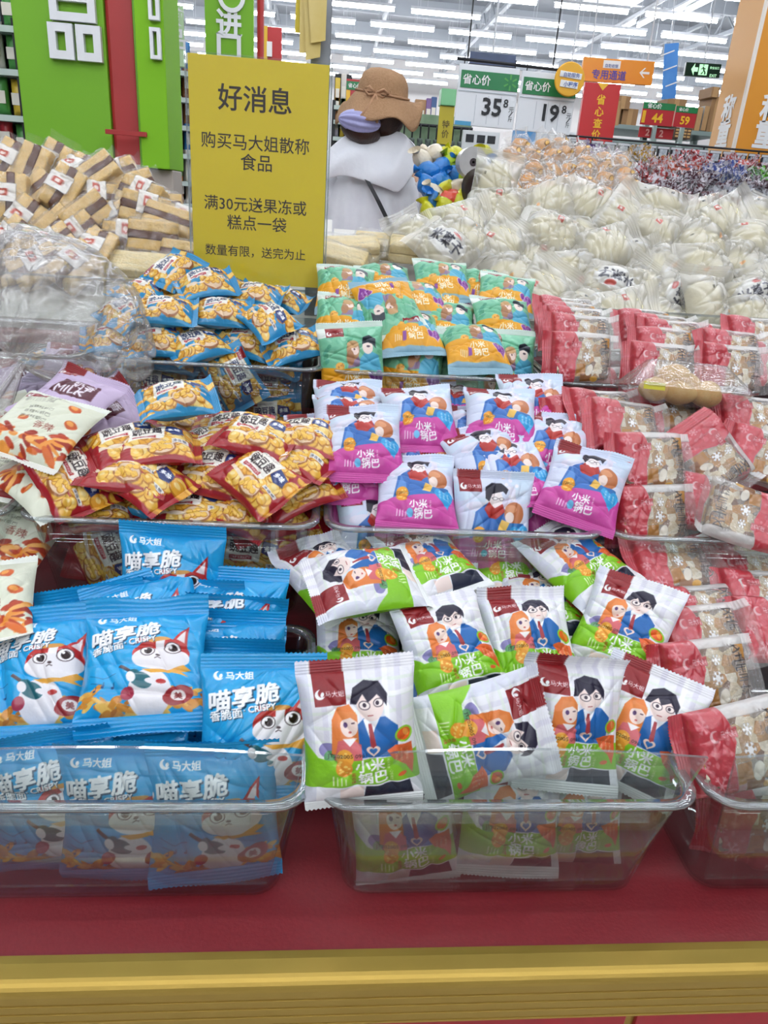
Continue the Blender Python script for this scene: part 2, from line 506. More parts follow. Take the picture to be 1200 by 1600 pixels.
def d_pink():
    c = Canvas(140, 1.08, '#d9dff2')
    A = c.asp
    for k in range(10):
        c.ell(rnd.uniform(0, 1), rnd.uniform(.45, A), rnd.uniform(.08, .2), rnd.uniform(.06, .16), rnd.choice(['#cfe4f4', '#e9dcef', '#d2e8f6', '#efe4f2']), op=0.6)
    for k in range(8):
        c.ell(rnd.uniform(.5, 1), rnd.uniform(.75, A), .025, .025, '#f4f0fa')
    c.poly([(0, 0), (1, 0), (1, 0.42), (0.7, 0.36), (0.4, 0.33), (0, 0.26)], '#cd4aa0')
    c.poly([(0.18, 0.28), (0.24, 0.62), (0.4, 0.74), (0.62, 0.7), (0.72, 0.55), (0.7, 0.36)], '#3a6fb8')
    c.poly([(0.2, 0.3), (0.28, 0.62), (0.34, 0.5), (0.36, 0.32)], '#5b8fd0')
    c.ell(0.5, 0.79, 0.1, 0.12, '#f6ebea')
    c.poly([(0.36, 0.72), (0.42, 0.86), (0.5, 0.92)], '#f6ebea')
    c.poly([(0.36, 0.66), (0.42, 0.76), (0.5, 0.68), (0.6, 0.74), (0.64, 0.64), (0.52, 0.54), (0.42, 0.56)], '#b8372f')
    c.poly([(0.37, 0.8), (0.38, 0.95), (0.46, 1.01), (0.58, 1.01), (0.67, 0.93), (0.64, 0.86), (0.6, 0.9), (0.52, 0.88), (0.46, 0.86), (0.42, 0.76)], '#262230')
    c.line([(0.45, 0.81), (0.62, 0.8)], 0.01, '#4a4250')
    c.ell(0.5, 0.805, 0.035, 0.022, '#6a5a66'); c.ell(0.5, 0.805, 0.028, 0.016, '#fdf6f4')
    c.ell(0.585, 0.8, 0.03, 0.022, '#6a5a66'); c.ell(0.585, 0.8, 0.023, 0.016, '#fdf6f4')
    c.ell(0.76, 0.62, 0.13, 0.15, '#bf7448'); c.ell(0.72, 0.68, 0.08, 0.05, '#d99468'); c.ell(0.7, 0.57, 0.06, 0.07, '#f3ddd2')
    c.poly([(0.55, 0.4), (0.6, 0.54), (0.7, 0.5), (0.68, 0.38)], '#eec05c')
    c.poly([(0.64, 0.36), (0.7, 0.5), (0.9, 0.5), (0.95, 0.36)], '#2f74b6')
    c.heart(0.84, 0.37, 0.13, '#3aa2da', rot=-8, tail=1.5)
    for k in range(3):
        c.text('甜蜜味', 0.78 + k * 0.055, 0.37, '#d8f0fb', h=0.13, w=0.025, vertical=True, bold=0)
    c.ell(0.3, 0.36, 0.08, 0.075, '#eda22e'); c.ell(0.29, 0.29, 0.07, 0.06, '#e8962a')
    for k in range(12):
        c.ell(0.3 + rnd.uniform(-.05, .05), 0.33 + rnd.uniform(-.07, .07), 0.014, 0.01, '#f7cf6c')
    c.text('JT202005', 0.3, 0.35, '#2b2320', w=0.18, h=0.035, bold=0)
    c.text('小米', 0.5, 0.21, '#ffffff', w=0.22, bold=0.03)
    c.text('锅巴', 0.56, 0.1, '#ffffff', w=0.22, bold=0.03)
    c.text('天天美味', 0.65, 0.21, '#f8d8ee', h=0.1, vertical=True, bold=0)
    c.ell(0.4, 0.1, 0.04, 0.045, '#6fc0ea')
    for k in range(4):
        c.rect(0.24 + k * 0.035, 0.05, 0.25 + k * 0.035, 0.15 - 0.012 * k, '#f8d8ee')
    logo(c, 0.06, 0.88, 0.27, A - 0.88)
    return c.done()
def d_teal():
    c = Canvas(130, 1.15, '#74bd96')
    A = c.asp
    for k in range(46):
        c.ell(rnd.uniform(0, 1), rnd.uniform(.4, A), rnd.uniform(.03, .1), rnd.uniform(.02, .05), rnd.choice(['#5aa878', '#8fd0ae', '#4f9f86', '#a4dcc0', '#66b490', '#3f8f6c']), rot=rnd.uniform(-60, 60), op=0.7)
    c.rect(0.0, 0.98, 0.14, A, '#e8efe6')
    c.poly([(0, 0.05), (1, 0.05), (1, 0.36), (0.55, 0.46), (0.3, 0.46), (0, 0.52)], '#e9a51f')
    c.rect(0, 0, 1, 0.06, '#8fb6c6')
    c.poly([(0.42, 0.46), (0.46, 0.66), (0.58, 0.7), (0.64, 0.5)], '#8d7590')
    c.poly([(0.6, 0.42), (0.62, 0.6), (0.74, 0.74), (0.92, 0.66), (0.96, 0.42)], '#57aecb')
    c.ell(0.52, 0.74, 0.1, 0.15, '#b98a60'); c.ell(0.55, 0.74, 0.06, 0.08, '#f3d9cb'); c.ell(0.47, 0.62, 0.06, 0.12, '#a9764e')
    c.ell(0.52, 0.83, 0.09, 0.06, '#caa06e')
    c.ell(0.75, 0.78, 0.085, 0.11, '#f4e1d6')
    c.poly([(0.66, 0.82), (0.68, 0.94), (0.78, 0.98), (0.88, 0.92), (0.88, 0.76), (0.82, 0.84), (0.76, 0.86)], '#26303a')
    c.ell(0.76, 0.79, 0.03, 0.018, '#5a4a52'); c.ell(0.54, 0.75, 0.014, 0.018, '#5a3a3a')
    c.ell(0.3, 0.5, 0.07, 0.06, '#f0b44a')
    for k in range(8):
        c.ell(0.3 + rnd.uniform(-.05, .05), 0.5 + rnd.uniform(-.04, .04), 0.014, 0.01, '#c9822a')
    c.heart(0.86, 0.33, 0.125, '#f0c7d8', rot=-8, tail=1.6); c.heart(0.86, 0.33, 0.112, '#8a3a96', rot=-8, tail=1.6)
    for k in range(2):
        c.text('甜蜜味', 0.83 + k * 0.06, 0.33, '#ecd0f0', h=0.13, w=0.028, vertical=True, bold=0)
    c.text('小米', 0.48, 0.33, '#fff8e0', w=0.24, bold=0.03)
    c.text('锅巴', 0.53, 0.2, '#fff8e0', w=0.24, bold=0.03)
    c.text('天天美味', 0.64, 0.32, '#fff0c8', h=0.11, vertical=True, bold=0)
    c.rect(0.32, 0.14, 0.38, 0.28, '#8b4a9c')
    for k in range(4):
        c.rect(0.2 + k * 0.03, 0.13, 0.21 + k * 0.03, 0.25 - 0.012 * k, '#fff0c8')
    logo(c, 0.13, 0.97, 0.27, A - 0.97)
    return c.done()
def d_blue():
    c = Canvas(170, 1.02, '#1b9fdc')
    A = c.asp
    c.ell(0.5, 0.55, 0.5, 0.4, '#2aabe4', op=0.5)
    for k in range(90):
        x = rnd.uniform(0, 1)
        y = rnd.uniform(-.02, .12) + (0.07 if x > .7 else 0) + (0.08 if x < .15 else 0)
        c.ell(x, y, rnd.uniform(.03, .08), rnd.uniform(.012, .03), rnd.choice(['#d8913a', '#e8ae52', '#b8702a', '#f0c060', '#c8822e']), rot=rnd.uniform(-50, 50))
    # a plain white and red cat with a little green guitar
    W, R, K = '#f3eef0', '#bb2f2c', '#3a2226'
    c.ell(0.57, 0.17, 0.17, 0.2, W)
    c.poly([(0.44, 0.64), (0.46, 0.8), (0.56, 0.68)], R); c.poly([(0.74, 0.68), (0.86, 0.84), (0.86, 0.6)], R)
    c.poly([(0.47, 0.65), (0.475, 0.75), (0.53, 0.68)], '#e8b0ac'); c.poly([(0.77, 0.68), (0.84, 0.78), (0.84, 0.64)], '#efe2e2')
    c.ell(0.65, 0.535, 0.235, 0.155, R); c.ell(0.65, 0.485, 0.235, 0.12, W)
    c.poly([(0.6, 0.69), (0.68, 0.69), (0.66, 0.52), (0.6, 0.52)], W)
    c.ell(0.62, 0.675, 0.1, 0.022, '#d89a4c', rot=-5)
    for ex, ey, r in ((0.54, 0.555, 0.06), (0.74, 0.585, 0.07)):
        c.ell(ex, ey, r, r * .92, K); c.ell(ex, ey, r * .88, r * .8, '#fffafa'); c.ell(ex + .005, ey, r * .55, r * .6, '#2a1718'); c.ell(ex - .015, ey + .02, r * .18, r * .18, '#ffffff')
    c.ell(0.625, 0.51, 0.018, 0.012, K); c.line([(0.6, 0.475), (0.625, 0.49), (0.65, 0.478)], 0.008, K)
    c.poly([(0.5, 0.37), (0.72, 0.37), (0.84, 0.42), (0.9, 0.38), (0.82, 0.35), (0.88, 0.31), (0.74, 0.34), (0.58, 0.33)], '#e8a83c')
    c.line([(0.32, 0.42), (0.45, 0.32)], 0.03, '#58484a')
    c.ell(0.5, 0.27, 0.1, 0.065, '#1c6470', rot=30); c.ell(0.44, 0.33, 0.045, 0.04, '#1c6470')
    c.ell(0.42, 0.3, 0.035, 0.05, W, rot=-20); c.ell(0.62, 0.25, 0.09, 0.03, W, rot=10); c.ell(0.66, 0.25, 0.04, 0.022, R)
    c.ell(0.4, 0.16, 0.05, 0.06, '#a8304a', rot=20)
    c.ell(0.79, 0.14, 0.125, 0.08, '#9c2026', rot=-22); c.ell(0.79, 0.14, 0.06, 0.05, '#f2e8e4'); c.text('美', 0.79, 0.14, '#7c181c', w=0.06, bold=0.03)
    c.line([(0.08, 0.36), (0.2, 0.3), (0.3, 0.34)], 0.006, '#105a94'); c.line([(0.1, 0.28), (0.22, 0.24)], 0.006, '#105a94')
    for x, y in ((0.14, 0.2), (0.2, 0.23), (0.28, 0.22)):
        c.ell(x, y, 0.012, 0.01, '#0d3f74'); c.line([(x + .01, y), (x + .01, y + .04)], 0.006, '#0d3f74')
    for dx, dy, col in ((0.012, -0.014, '#27445e'), (0, 0, '#ffffff')):
        c.text('喵享脆', 0.34 + dx, 0.775 + dy, col, w=0.56, h=0.165, rot=-9, bold=0.035, shear=0.15)
        c.text('香脆面', 0.2 + dx * .6, 0.625 + dy * .6, col, w=0.26, h=0.085, rot=-8, bold=0.02)
        c.text('· CRISPY', 0.47 + dx * .5, 0.675 + dy * .5, col, w=0.26, h=0.05, rot=-8, bold=0.02)
    logo(c, 0.07, 0.9, 0.36, 0.11, bg='#1b9fdc', bare=True)
    return c.done()
def d_pea(edge):
    c = Canvas(120, 0.82, edge)
    A = c.asp
    for k in range(64):
        x, y = rnd.uniform(0.04, 0.98), rnd.uniform(0.04, A - .04)
        r = rnd.uniform(.06, .095)
        c.ell(x, y, r * 1.05, r, '#b8741c', rot=rnd.uniform(0, 90)); c.ell(x - .006, y + .01, r * .95, r * .88, rnd.choice(['#e9b444', '#f0c35a', '#e3a535', '#f3cf70']))
        c.ell(x - .015, y + .025, r * .45, r * .35, '#f8e098', op=0.8)
    c.rect(0, 0, 1, 0.06, edge); c.rect(0, A - .07, 1, A, edge); c.poly([(0, .25), (.1, .33), (0, .45)], edge)
    c.poly([(0.16, 0.36), (0.2, 0.74), (0.66, 0.74), (0.62, 0.36)], '#f4efe4')
    c.text('豌豆趣', 0.41, 0.56, '#1f2e58' if edge[1] in '2345' else '#2a1a1c', w=0.38, h=0.17, bold=0.03)
    c.text('WANDOUQU', 0.42, 0.69, '#7a7a7a', w=0.32, h=0.03, bold=0)
    c.rect(0.22, 0.385, 0.52, 0.44, '#a82a2e'); c.text('P&P CRISPY', 0.37, 0.413, '#ffffff', w=0.26, h=0.03, bold=0)
    c.poly([(0.64, 0.5), (0.66, 0.66), (0.86, 0.6), (0.88, 0.48), (0.76, 0.44)], '#24346e'); c.text('多味', 0.76, 0.55, '#ffffff', w=0.15, bold=0.03)
    c.ell(0.58, 0.2, 0.19, 0.135, '#9a5c2e', rot=15); c.ell(0.58, 0.21, 0.17, 0.115, '#e8c8a0', rot=15)
    c.line([(0.1, 0.3), (0.42, 0.22)], 0.05, '#f0dcc0')
    for k in range(10):
        x, y = 0.58 + rnd.uniform(-.11, .11), 0.22 + rnd.uniform(-.06, .06)
        c.ell(x, y, .046, .044, '#b8741c'); c.ell(x - .004, y + .006, .04, .037, '#efc04e')
    c.rect(0.72, 0.3, 0.93, 0.35, '#e9e4da'); c.text('净含量', 0.82, 0.325, '#444455', w=0.17, h=0.035, bold=0)
    logo(c, 0.05, A - .15, 0.22, 0.13)
    return c.done()
def snow(c, x, y, r, col, w=0.012, al=0.9):
    for k in range(3):
        a = math.pi * k / 3
        c.line([(x - r * math.cos(a), y - r * math.sin(a)), (x + r * math.cos(a), y + r * math.sin(a))], w, col, al)
    for k in range(6):
        a = math.pi * k / 3
        px, py = x + r * .6 * math.cos(a), y + r * .6 * math.sin(a)
        for b in (-.7, .7):
            c.line([(px, py), (px + r * .4 * math.cos(a + b), py + r * .4 * math.sin(a + b))], w * .8, col, al)
def d_nougat():
    c = Canvas(130, 0.7, '#f3eee6', alpha=0.16)
    A = c.asp
    c.rect(0, 0, 1, A, '#f5f0ea', 0.16)
    c.rect(0.1, A - .09, 1, A, '#f7f4f0', 0.62)
    c.poly([(0, 0), (0.36, 0), (0.36, 0.28), (0.42, 0.42), (0.4, 0.56), (0.34, A), (0, A)], '#c23340', 0.96)
    for k in range(26):
        c.ell(rnd.uniform(0, .34), rnd.uniform(0, A), rnd.uniform(.01, .035), rnd.uniform(.01, .035), rnd.choice(['#cf5560', '#d87a80', '#b82e3a']), al=0.96, op=0.7)
    c.line([(0, .04), (.34, .06)], .012, '#dc7078', 0.93)
    snow(c, 0.2, 0.1, 0.085, '#e79aa0', al=0.93); snow(c, 0.08, 0.3, 0.05, '#e08890', al=0.93); snow(c, 0.12, 0.58, 0.06, '#dd7a82', al=0.93)
    c.ell(0.22, 0.49, 0.05, 0.05, '#e7b0b2', al=0.95); c.ell(0.235, 0.495, 0.036, 0.036, '#c8444e', al=0.95)
    c.poly([(0.25, 0.45), (0.45, 0.46), (0.45, 0.545), (0.25, 0.53)], '#b52c38', 0.95)
    c.text('马大姐', 0.36, 0.497, '#f6dcdc', w=0.16, h=0.055, bold=0.02, al=0.95)
    snow(c, 0.56, 0.5, 0.05, '#ffffff'); snow(c, 0.54, 0.34, 0.065, '#ffffff'); c.ell(0.54, 0.34, .03, .03, '#ffffff', al=.9)
    c.poly([(0.36, 0.08), (0.52, 0.1), (0.52, 0.26), (0.37, 0.25)], '#a8702c', 0.9); c.poly([(0.44, 0.02), (0.62, 0.03), (0.62, 0.12), (0.44, 0.12)], '#8a5420', 0.85)
    c.ell(0.58, 0.17, 0.05, 0.08, '#efe6d4', al=0.8, rot=30); c.ell(0.66, 0.06, 0.06, 0.035, '#d8a03c', al=0.85)
    c.text('圣雪莎', 0.86, 0.36, '#231a18', h=0.54, vertical=True, bold=0.0, al=0.95)
    for k in range(3):
        c.text('牛轧奶糖酥', 0.71 + k * .035, 0.53, '#3a2a24', h=0.2, w=0.02, vertical=True, bold=0, al=0.8)
    return c.done()
def d_cream(bg, lav=False):
    c = Canvas(100, 1.05, bg)
    A = c.asp
    if lav:
        c.poly([(0.2, 0.5), (0.3, 0.8), (0.8, 0.86), (0.86, 0.56), (0.5, 0.44)], '#5a2432')
        c.text('MILK', 0.5, 0.6, '#f4ecf4', w=0.44, h=0.14, bold=0.03, rot=-6); c.text('奶香', 0.62, 0.76, '#f4ecf4', w=0.3, bold=0.02, rot=-6)
        for x, y, r in ((.85, .2, .1), (.15, .2, .07), (.7, .3, .05)):
            c.ell(x, y, r, r * .85, '#c8622a'); c.ell(x - .02, y + .02, r * .7, r * .5, '#e8a04c')
    else:
        for k in range(60):
            x, y = rnd.uniform(0, 1), rnd.uniform(-.05, .34) * (1 - .4 * abs(rnd.random() - .5))
            c.ell(x, y + .12 * (x > .6), rnd.uniform(.05, .13), rnd.uniform(.02, .045), rnd.choice(['#b8401c', '#d86a24', '#e8963c', '#9c2c14', '#f0b060']), rot=rnd.uniform(-60, 60))
        for x, y in ((.75, .85), (.3, .5), (.85, .6)):
            c.ell(x, y, .07, .055, '#cc5a22'); c.ell(x - .015, y + .015, .04, .03, '#eda04c')
        for k in range(3):
            c.text('香辣味锅巴', 0.4, 0.72 - k * .09, '#6a6a58', w=0.34, h=0.05, bold=0)
        c.text('香辣', 0.6, 0.45, '#8a3a2a', w=0.24, bold=0.01)
        for k in range(8):
            c.text('配料表净含量', 0.3, 0.97 - k * .02, '#8a8a7c', w=0.4, h=0.012, bold=0)
    logo(c, 0.05, 0.9, 0.3, A - .9)
    return c.done()

# ------------------------------------------------------------------ pouches
def grids_mesh(name, grids, material):
    """grids: list of (P[nv,nu,3], C[nv,nu,4] or None, flip)"""
    vs_, fs_, cs_ = [], [], []
    k = 0
    for P, C, flip in grids:
        nv, nu = P.shape[:2]
        idx = np.arange(nv * nu).reshape(nv, nu) + k
        q = np.stack([idx[:-1, :-1], idx[:-1, 1:], idx[1:, 1:], idx[1:, :-1]], -1).reshape(-1, 4)
        fs_.append(q[:, ::-1] if flip else q)
        vs_.append(P.reshape(-1, 3))
        cs_.append(C.reshape(-1, 4) if C is not None else np.ones((nv * nu, 4)))
        k += nv * nu
    V, Q, C = np.concatenate(vs_), np.concatenate(fs_), np.concatenate(cs_)
    me = bpy.data.meshes.new(name)
    me.vertices.add(len(V))
    me.vertices.foreach_set('co', V.astype(np.float32).ravel())
    me.loops.add(Q.size)
    me.loops.foreach_set('vertex_index', Q.astype(np.int32).ravel())
    me.polygons.add(len(Q))
    me.polygons.foreach_set('loop_start', np.arange(0, Q.size, 4, dtype=np.int32))
    me.update(calc_edges=True)
    me.polygons.foreach_set('use_smooth', np.ones(len(Q), bool))
    at = me.color_attributes.new('print', 'FLOAT_COLOR', 'POINT')
    at.data.foreach_set('color', C.astype(np.float32).ravel())
    me.materials.append(material)
    return me

def pouch(name, cv, w, h, t, seal, seed, material, back, axis='z', boxy=False, bend=0.0, twist=0.0, flop=(0.3, -0.3), crumple=1.0, backa=1.0, sealcol=None):
    """a filled pillow bag: body plus a ridged, saw-toothed seal at either end"""
    rng = np.random.RandomState(seed)
    if axis == 'x':
        cv = np.swapaxes(cv[::-1], 0, 1)
        w, h = h, w
    nv, nu = cv.shape[:2]
    hb = h - 2 * seal
    wav = [(rng.uniform(0, 6.28), rng.uniform(1.5, 4.0), rng.uniform(0, 6.28)) for _ in range(5)]
    crs = [(rng.uniform(0, 6.28), rng.uniform(2.2, 5.5), rng.uniform(0, 6.28)) for _ in range(5)]
    sw = [(rng.uniform(6, 20), rng.uniform(0, 6.28)) for _ in range(4)]
    def thick(U, V):
        a, b = np.abs(U), np.abs(V)
        if boxy:
            base = (1 - a ** 7) ** 0.5 * (1 - b ** 9) ** 0.5
        else:
            base = (1 - a ** 2.6) ** 0.6 * (1 - b ** 2.4) ** 0.72
        d = np.zeros_like(U)
        for an, fr, ph in wav:
            d += (0.03 if boxy else 0.07) * np.sin(fr * (U * math.cos(an) + V * math.sin(an)) + ph)
        for an, fr, ph in crs:
            d -= 0.11 * crumple * (1 - np.abs(np.sin(fr * (U * math.cos(an) + V * math.sin(an)) + ph))) ** 5
        for fr, ph in sw:
            d += 0.07 * crumple * np.sin(fr * U + ph) * np.exp(-(1 - b) / 0.22)
        return t / 2 * (base + d * np.minimum(1, base * 1.6) * (1 - a ** 8))
    def shape(U, V, y):
        b = np.abs(V)
        x = U * w / 2 * (1 - (0.0 if boxy else 0.075) * (1 - b ** 2))
        z = V * hb / 2
        return np.stack([x, y, z], -1)
    def warp(P):
        P = P.copy()
        P[..., 1] += bend * P[..., 2] ** 2 / h + twist * P[..., 0] * P[..., 2] / w
        if axis == 'x':
            P = np.stack([P[..., 2], P[..., 1], -P[..., 0]], -1)
        return P
    U, V = np.meshgrid(np.linspace(-1, 1, nu), np.linspace(-1, 1, nv))
    front = warp(shape(U, V, -thick(U, V)))
    Ub, Vb = np.meshgrid(np.linspace(-1, 1, max(12, nu // 6)), np.linspace(-1, 1, max(12, nv // 6)))
    bk = warp(shape(Ub, Vb, 0.9 * thick(-Ub, Vb)))
    bc = np.ones(Ub.shape + (4,))
    bc[..., :3] = hexc(back)
    bc[..., 3] = backa
    body = grids_mesh(name, [(front, cv, False), (bk, bc, True)], material)
    out = [body]
    n = 56
    for sgn, fl in ((1, flop[0]), (-1, flop[1])):
        q = np.linspace(0, 1, 15)
        us = np.linspace(-1, 1, n)
        Us, Qs = np.meshgrid(us, q)
        y = 0.0007 * np.sin(Qs * 2 * math.pi * 4.5) * np.minimum(1, Qs * 6) - fl * seal * Qs ** 1.6
        y += seal * 0.22 * Qs * np.sin(us * rng.uniform(2, 5) + rng.uniform(0, 6))[None, :]
        z = sgn * (hb / 2 + seal * Qs * 0.96)
        z[-1] += sgn * 0.0013 * (np.arange(n) % 2)
        P = warp(np.stack([Us * w / 2, y, z], -1))
        row = cv[-1] if sgn > 0 else cv[0]
        cc = row[np.clip(((us + 1) / 2 * (nu - 1)).round().astype(int), 0, nu - 1)]
        C = np.repeat(cc[None], 15, 0)
        if sealcol is not None and sealcol[0 if sgn > 0 else 1]:
            C = C.copy()
            C[..., :3] = hexc(sealcol[0 if sgn > 0 else 1])
        out.append(grids_mesh(name + '_seal', [(P, C, sgn < 0)], material))
    return out

KINDS = {}
ALL = {}
def variants(kind, cvf, n, seed, part='seal', **kw):
    cv = cvf() if callable(cvf) else cvf
    L = []
    for i in range(n):
        r = random.Random(seed * 31 + i)
        L.append(pouch(kind, cv, seed=seed + i * 7, bend=r.uniform(-.35, .25), twist=r.uniform(-.16, .16), flop=(r.uniform(-.5, .9), r.uniform(-.8, .5)), **kw))
    return L
def spawn(kind, M, label=None, var=None, group=None, px=None, py=None):
    K = KINDS[kind]
    i = len(ALL.setdefault(K['group'], []))
    V = K['var'][(i if var is None else var) % len(K['var'])]
    root = link(K['name'], V[0] if K.get('rootmesh', True) else None, None, M)
    if K.get('rootmesh', True):
        for m in V[1:]:
            link(K.get('seal', 'crimped_seal'), m, root)
    else:
        for nm, m in V:
            link(nm, m, root)
    tag(root, label or '', K['cat'], group or K['group'])
    if px is None:
        px, py = proj(root.location)
    ALL[K['group']].append((root, px, py, label, kind))
    return root
ROWS = [(0.47, 0.59, 0.73), (0.78, 0.705, 0.845), (1.09, 0.82, 0.96), (1.40, 0.935, 1.075)]
def orient(p, rot=0, lean=35, yaw=0):
    return T(p) @ RZ(-yaw) @ RX(-lean) @ RY(rot - 4)
def put(kind, row, px, py, rot=0, lean=38, yaw=0, var=None, label=None, dy=0.0, slope=0.32, lift=None, Y=None):
    """lay a bag on the heap of a tub so that it shows at this place"""
    if Y is None:
        Yf, zb, zr = ROWS[row]
        if lift is None:
            lift = -.02 if row == 0 else .03
        p = atplane(px, py, Yf + 0.02, zr + lift, slope)
        p = aty(px, py, p.y + dy)
        if kind != 'nougat':
            lean = min(lean + 24, 76)
        hh = {'blue': .138, 'green': .13, 'pink': .122, 'teal': .13}.get(kind, .085)
        ymin = Yf + .03 + .5 * hh * math.sin(math.radians(lean)) * (1 if row == 0 else .8)
        if p.y < ymin:
            p = aty(px, py, ymin)
    else:
        p = aty(px, py, Y)
        w_, h_ = {'blue': (.122, .138), 'green': (.102, .13), 'pink': (.102, .122), 'teal': (.102, .13), 'nougat': (.122, .08)}.get(kind, (.1, .08))
        r_ = math.radians(rot)
        hw = .48 * (w_ * abs(math.cos(r_)) + h_ * abs(math.sin(r_)))
        ins = .03
        for a, b in COLX.values():
            if p.z < ROWS[row][2] - .04 and a - .02 < p.x < b + .02 and b - a > 2 * (hw + ins):
                p.x = min(max(p.x, a + ins + hw), b - ins - hw)
                break
    return spawn(kind, orient(p, rot, lean, yaw), label, var, None, px, py)

FILED = set()
def put_top(kind, px, py, Y, rot=0, lean=26, yaw=0, var=None, label=None, h=.138, clamp=True):
    """stand a bag in a file so that its top edge shows at this place"""
    p = aty(px, py, Y)
    if clamp:
        p.x = min(max(p.x, -.336 + .09), .004 - .092)
    M = orient(p, rot, lean, yaw)
    M.translation = p - M.to_3x3() @ Vector((0, 0, h / 2))
    o = spawn(kind, M, label, var, None, px, py)
    FILED.add(o.name)
    return o
P_MATTE = print_mat('printed_matte_film', 0.34, bump=0.22, scale=50)
P_GLOSS = print_mat('printed_gloss_film', 0.2, coat=0.3, bump=0.22, scale=42)
KINDS['green'] = dict(name='snack_bag', cat='snack bag', group='green and white millet cracker bags', look='green and white cracker bag',
    var=variants('green_bag', d_green, 3, 11, w=0.102, h=0.130, t=0.046, seal=0.0105, material=P_MATTE, back='#84c41e', sealcol=(None, '#eef0ee')))
KINDS['pink'] = dict(name='snack_bag', cat='snack bag', group='pink and pale blue millet cracker bags', look='pink and pale blue cracker bag',
    var=variants('pink_bag', d_pink, 3, 23, w=0.102, h=0.122, t=0.046, seal=0.0095, material=P_MATTE, back='#cd4aa0'))
KINDS['teal'] = dict(name='snack_bag', cat='snack bag', group='teal and orange millet cracker bags', look='teal and orange cracker bag',
    var=variants('teal_bag', d_teal, 3, 37, w=0.102, h=0.13, t=0.046, seal=0.0095, material=P_MATTE, back='#e9a51f', sealcol=('#d6e6da', None)))
KINDS['blue'] = dict(name='noodle_snack_bag', cat='snack bag', group='blue crispy noodle bags', look='bright blue crispy noodle bag',
    var=variants('blue_bag', d_blue, 3, 41, w=0.122, h=0.138, t=0.046, seal=0.015, material=P_GLOSS, back='#178fd0', sealcol=('#1b9fdc', '#1b9fdc')))
KINDS['peablue'] = dict(name='pea_snack_bag', cat='snack bag', group='blue edged pea snack bags', look='blue edged yellow pea snack bag',
    var=variants('blue_pea_bag', lambda: d_pea('#2f8fc0'), 3, 53, w=0.098, h=0.074, t=0.036, seal=0.008, material=P_GLOSS, back='#2f8fc0', axis='x'))
KINDS['peared'] = dict(name='pea_snack_bag', cat='snack bag', group='red edged pea snack bags', look='dark red edged yellow pea snack bag',
    var=variants('red_pea_bag', lambda: d_pea('#a3222a'), 3, 67, w=0.106, h=0.08, t=0.036, seal=0.008, material=P_GLOSS, back='#a3222a', axis='x'))
KINDS['cream'] = dict(name='chilli_snack_bag', cat='snack bag', group='cream chilli snack bags', look='cream bag with orange chilli crackers',
    var=variants('cream_bag', lambda: d_cream('#e3e5cf'), 2, 71, w=0.11, h=0.12, t=0.036, seal=0.009, material=P_MATTE, back='#e3e5cf', sealcol=('#e9ebe0', '#e9e6dc')))
KINDS['lav'] = dict(name='milk_snack_bag', cat='snack bag', group='lavender milk snack bags', look='lavender milk flavour bag',
    var=variants('lavender_bag', lambda: d_cream('#cdb9d6', True), 2, 79, w=0.11, h=0.11, t=0.034, seal=0.009, material=P_MATTE, back='#cdb9d6'))

# the nougat packs: a crumbly block inside a printed clear wrapper
def nougat_mat():
    m = mat('nougat_crumble', '#c9a06a', 0.55, bump=(160, 0.6))
    nt = m.node_tree
    b = nt.nodes['Principled BSDF']
    tc = [n for n in nt.nodes if n.type == 'TEX_COORD'][0]
    v = nt.nodes.new('ShaderNodeTexVoronoi')
    v.inputs['Scale'].default_value = 95
    r = nt.nodes.new('ShaderNodeValToRGB')
    cr = r.color_ramp
    cr.interpolation = 'CONSTANT'
    cols = ['#e6d3ad', '#b98a4e', '#f0e4c8', '#7c5230', '#d9b67c', '#9a8a78', '#c88f48']
    cr.elements[0].color = (*hexc(cols[0]), 1)
    cr.elements[1].position = 1 / 7
    cr.elements[1].color = (*hexc(cols[1]), 1)
    for k in range(2, 7):
        e = cr.elements.new(k / 7)
        e.color = (*hexc(cols[k]), 1)
    sp = nt.nodes.new('ShaderNodeSeparateColor')
    nt.links.new(tc.outputs['Object'], v.inputs['Vector'])
    nt.links.new(v.outputs['Color'], sp.inputs[0])
    nt.links.new(sp.outputs[0], r.inputs['Fac'])
    nt.links.new(r.outputs['Color'], b.inputs['Base Color'])
    return m
NOUGAT = nougat_mat()
def lumpy_box(w, d, h, seed, amp=0.0016, n=14, r=0.3):
    """a rounded, uneven slab"""
    rng = np.random.RandomState(seed)
    bm = bmesh.new()
    bmesh.ops.create_cube(bm, size=2)
    bmesh.ops.subdivide_edges(bm, edges=list(bm.edges), cuts=n - 2, use_grid_fill=True)
    ph = rng.uniform(0, 6.28, (6, 4))
    vs_ = []
    for v in bm.verts:
        p = np.array(v.co)
        q = p / max(1e-6, (np.abs(p) ** 8).sum() ** (1 / 8))
        p = p * (1 - r * 0.3) + q * r * 0.3
        s = sum(math.sin(7 * (p @ np.array([math.cos(a[0]), math.sin(a[1]), math.cos(a[2])])) + a[3]) for a in ph)
        k = amp * s / 3
        vs_.append((p[0] * (w / 2 + k), p[1] * (d / 2 + k), p[2] * (h / 2 + k)))
    bm.verts.index_update()
    f = [tuple(v.index for v in q.verts) for q in bm.faces]
    bm.free()
    return vs_, f
_nv = variants('nougat_wrapper', d_nougat, 3, 83, w=0.122, h=0.08, t=0.03, seal=0.014, material=FILM_PRINT, back='#f3ece4', axis='x', boxy=True, crumple=0.55, backa=0.35)
_nblock = [mesh_from('nougat_block', *lumpy_box(0.08, 0.018, 0.06, 5 + i, n=8, amp=0.0009), NOUGAT, True) for i in range(2)]
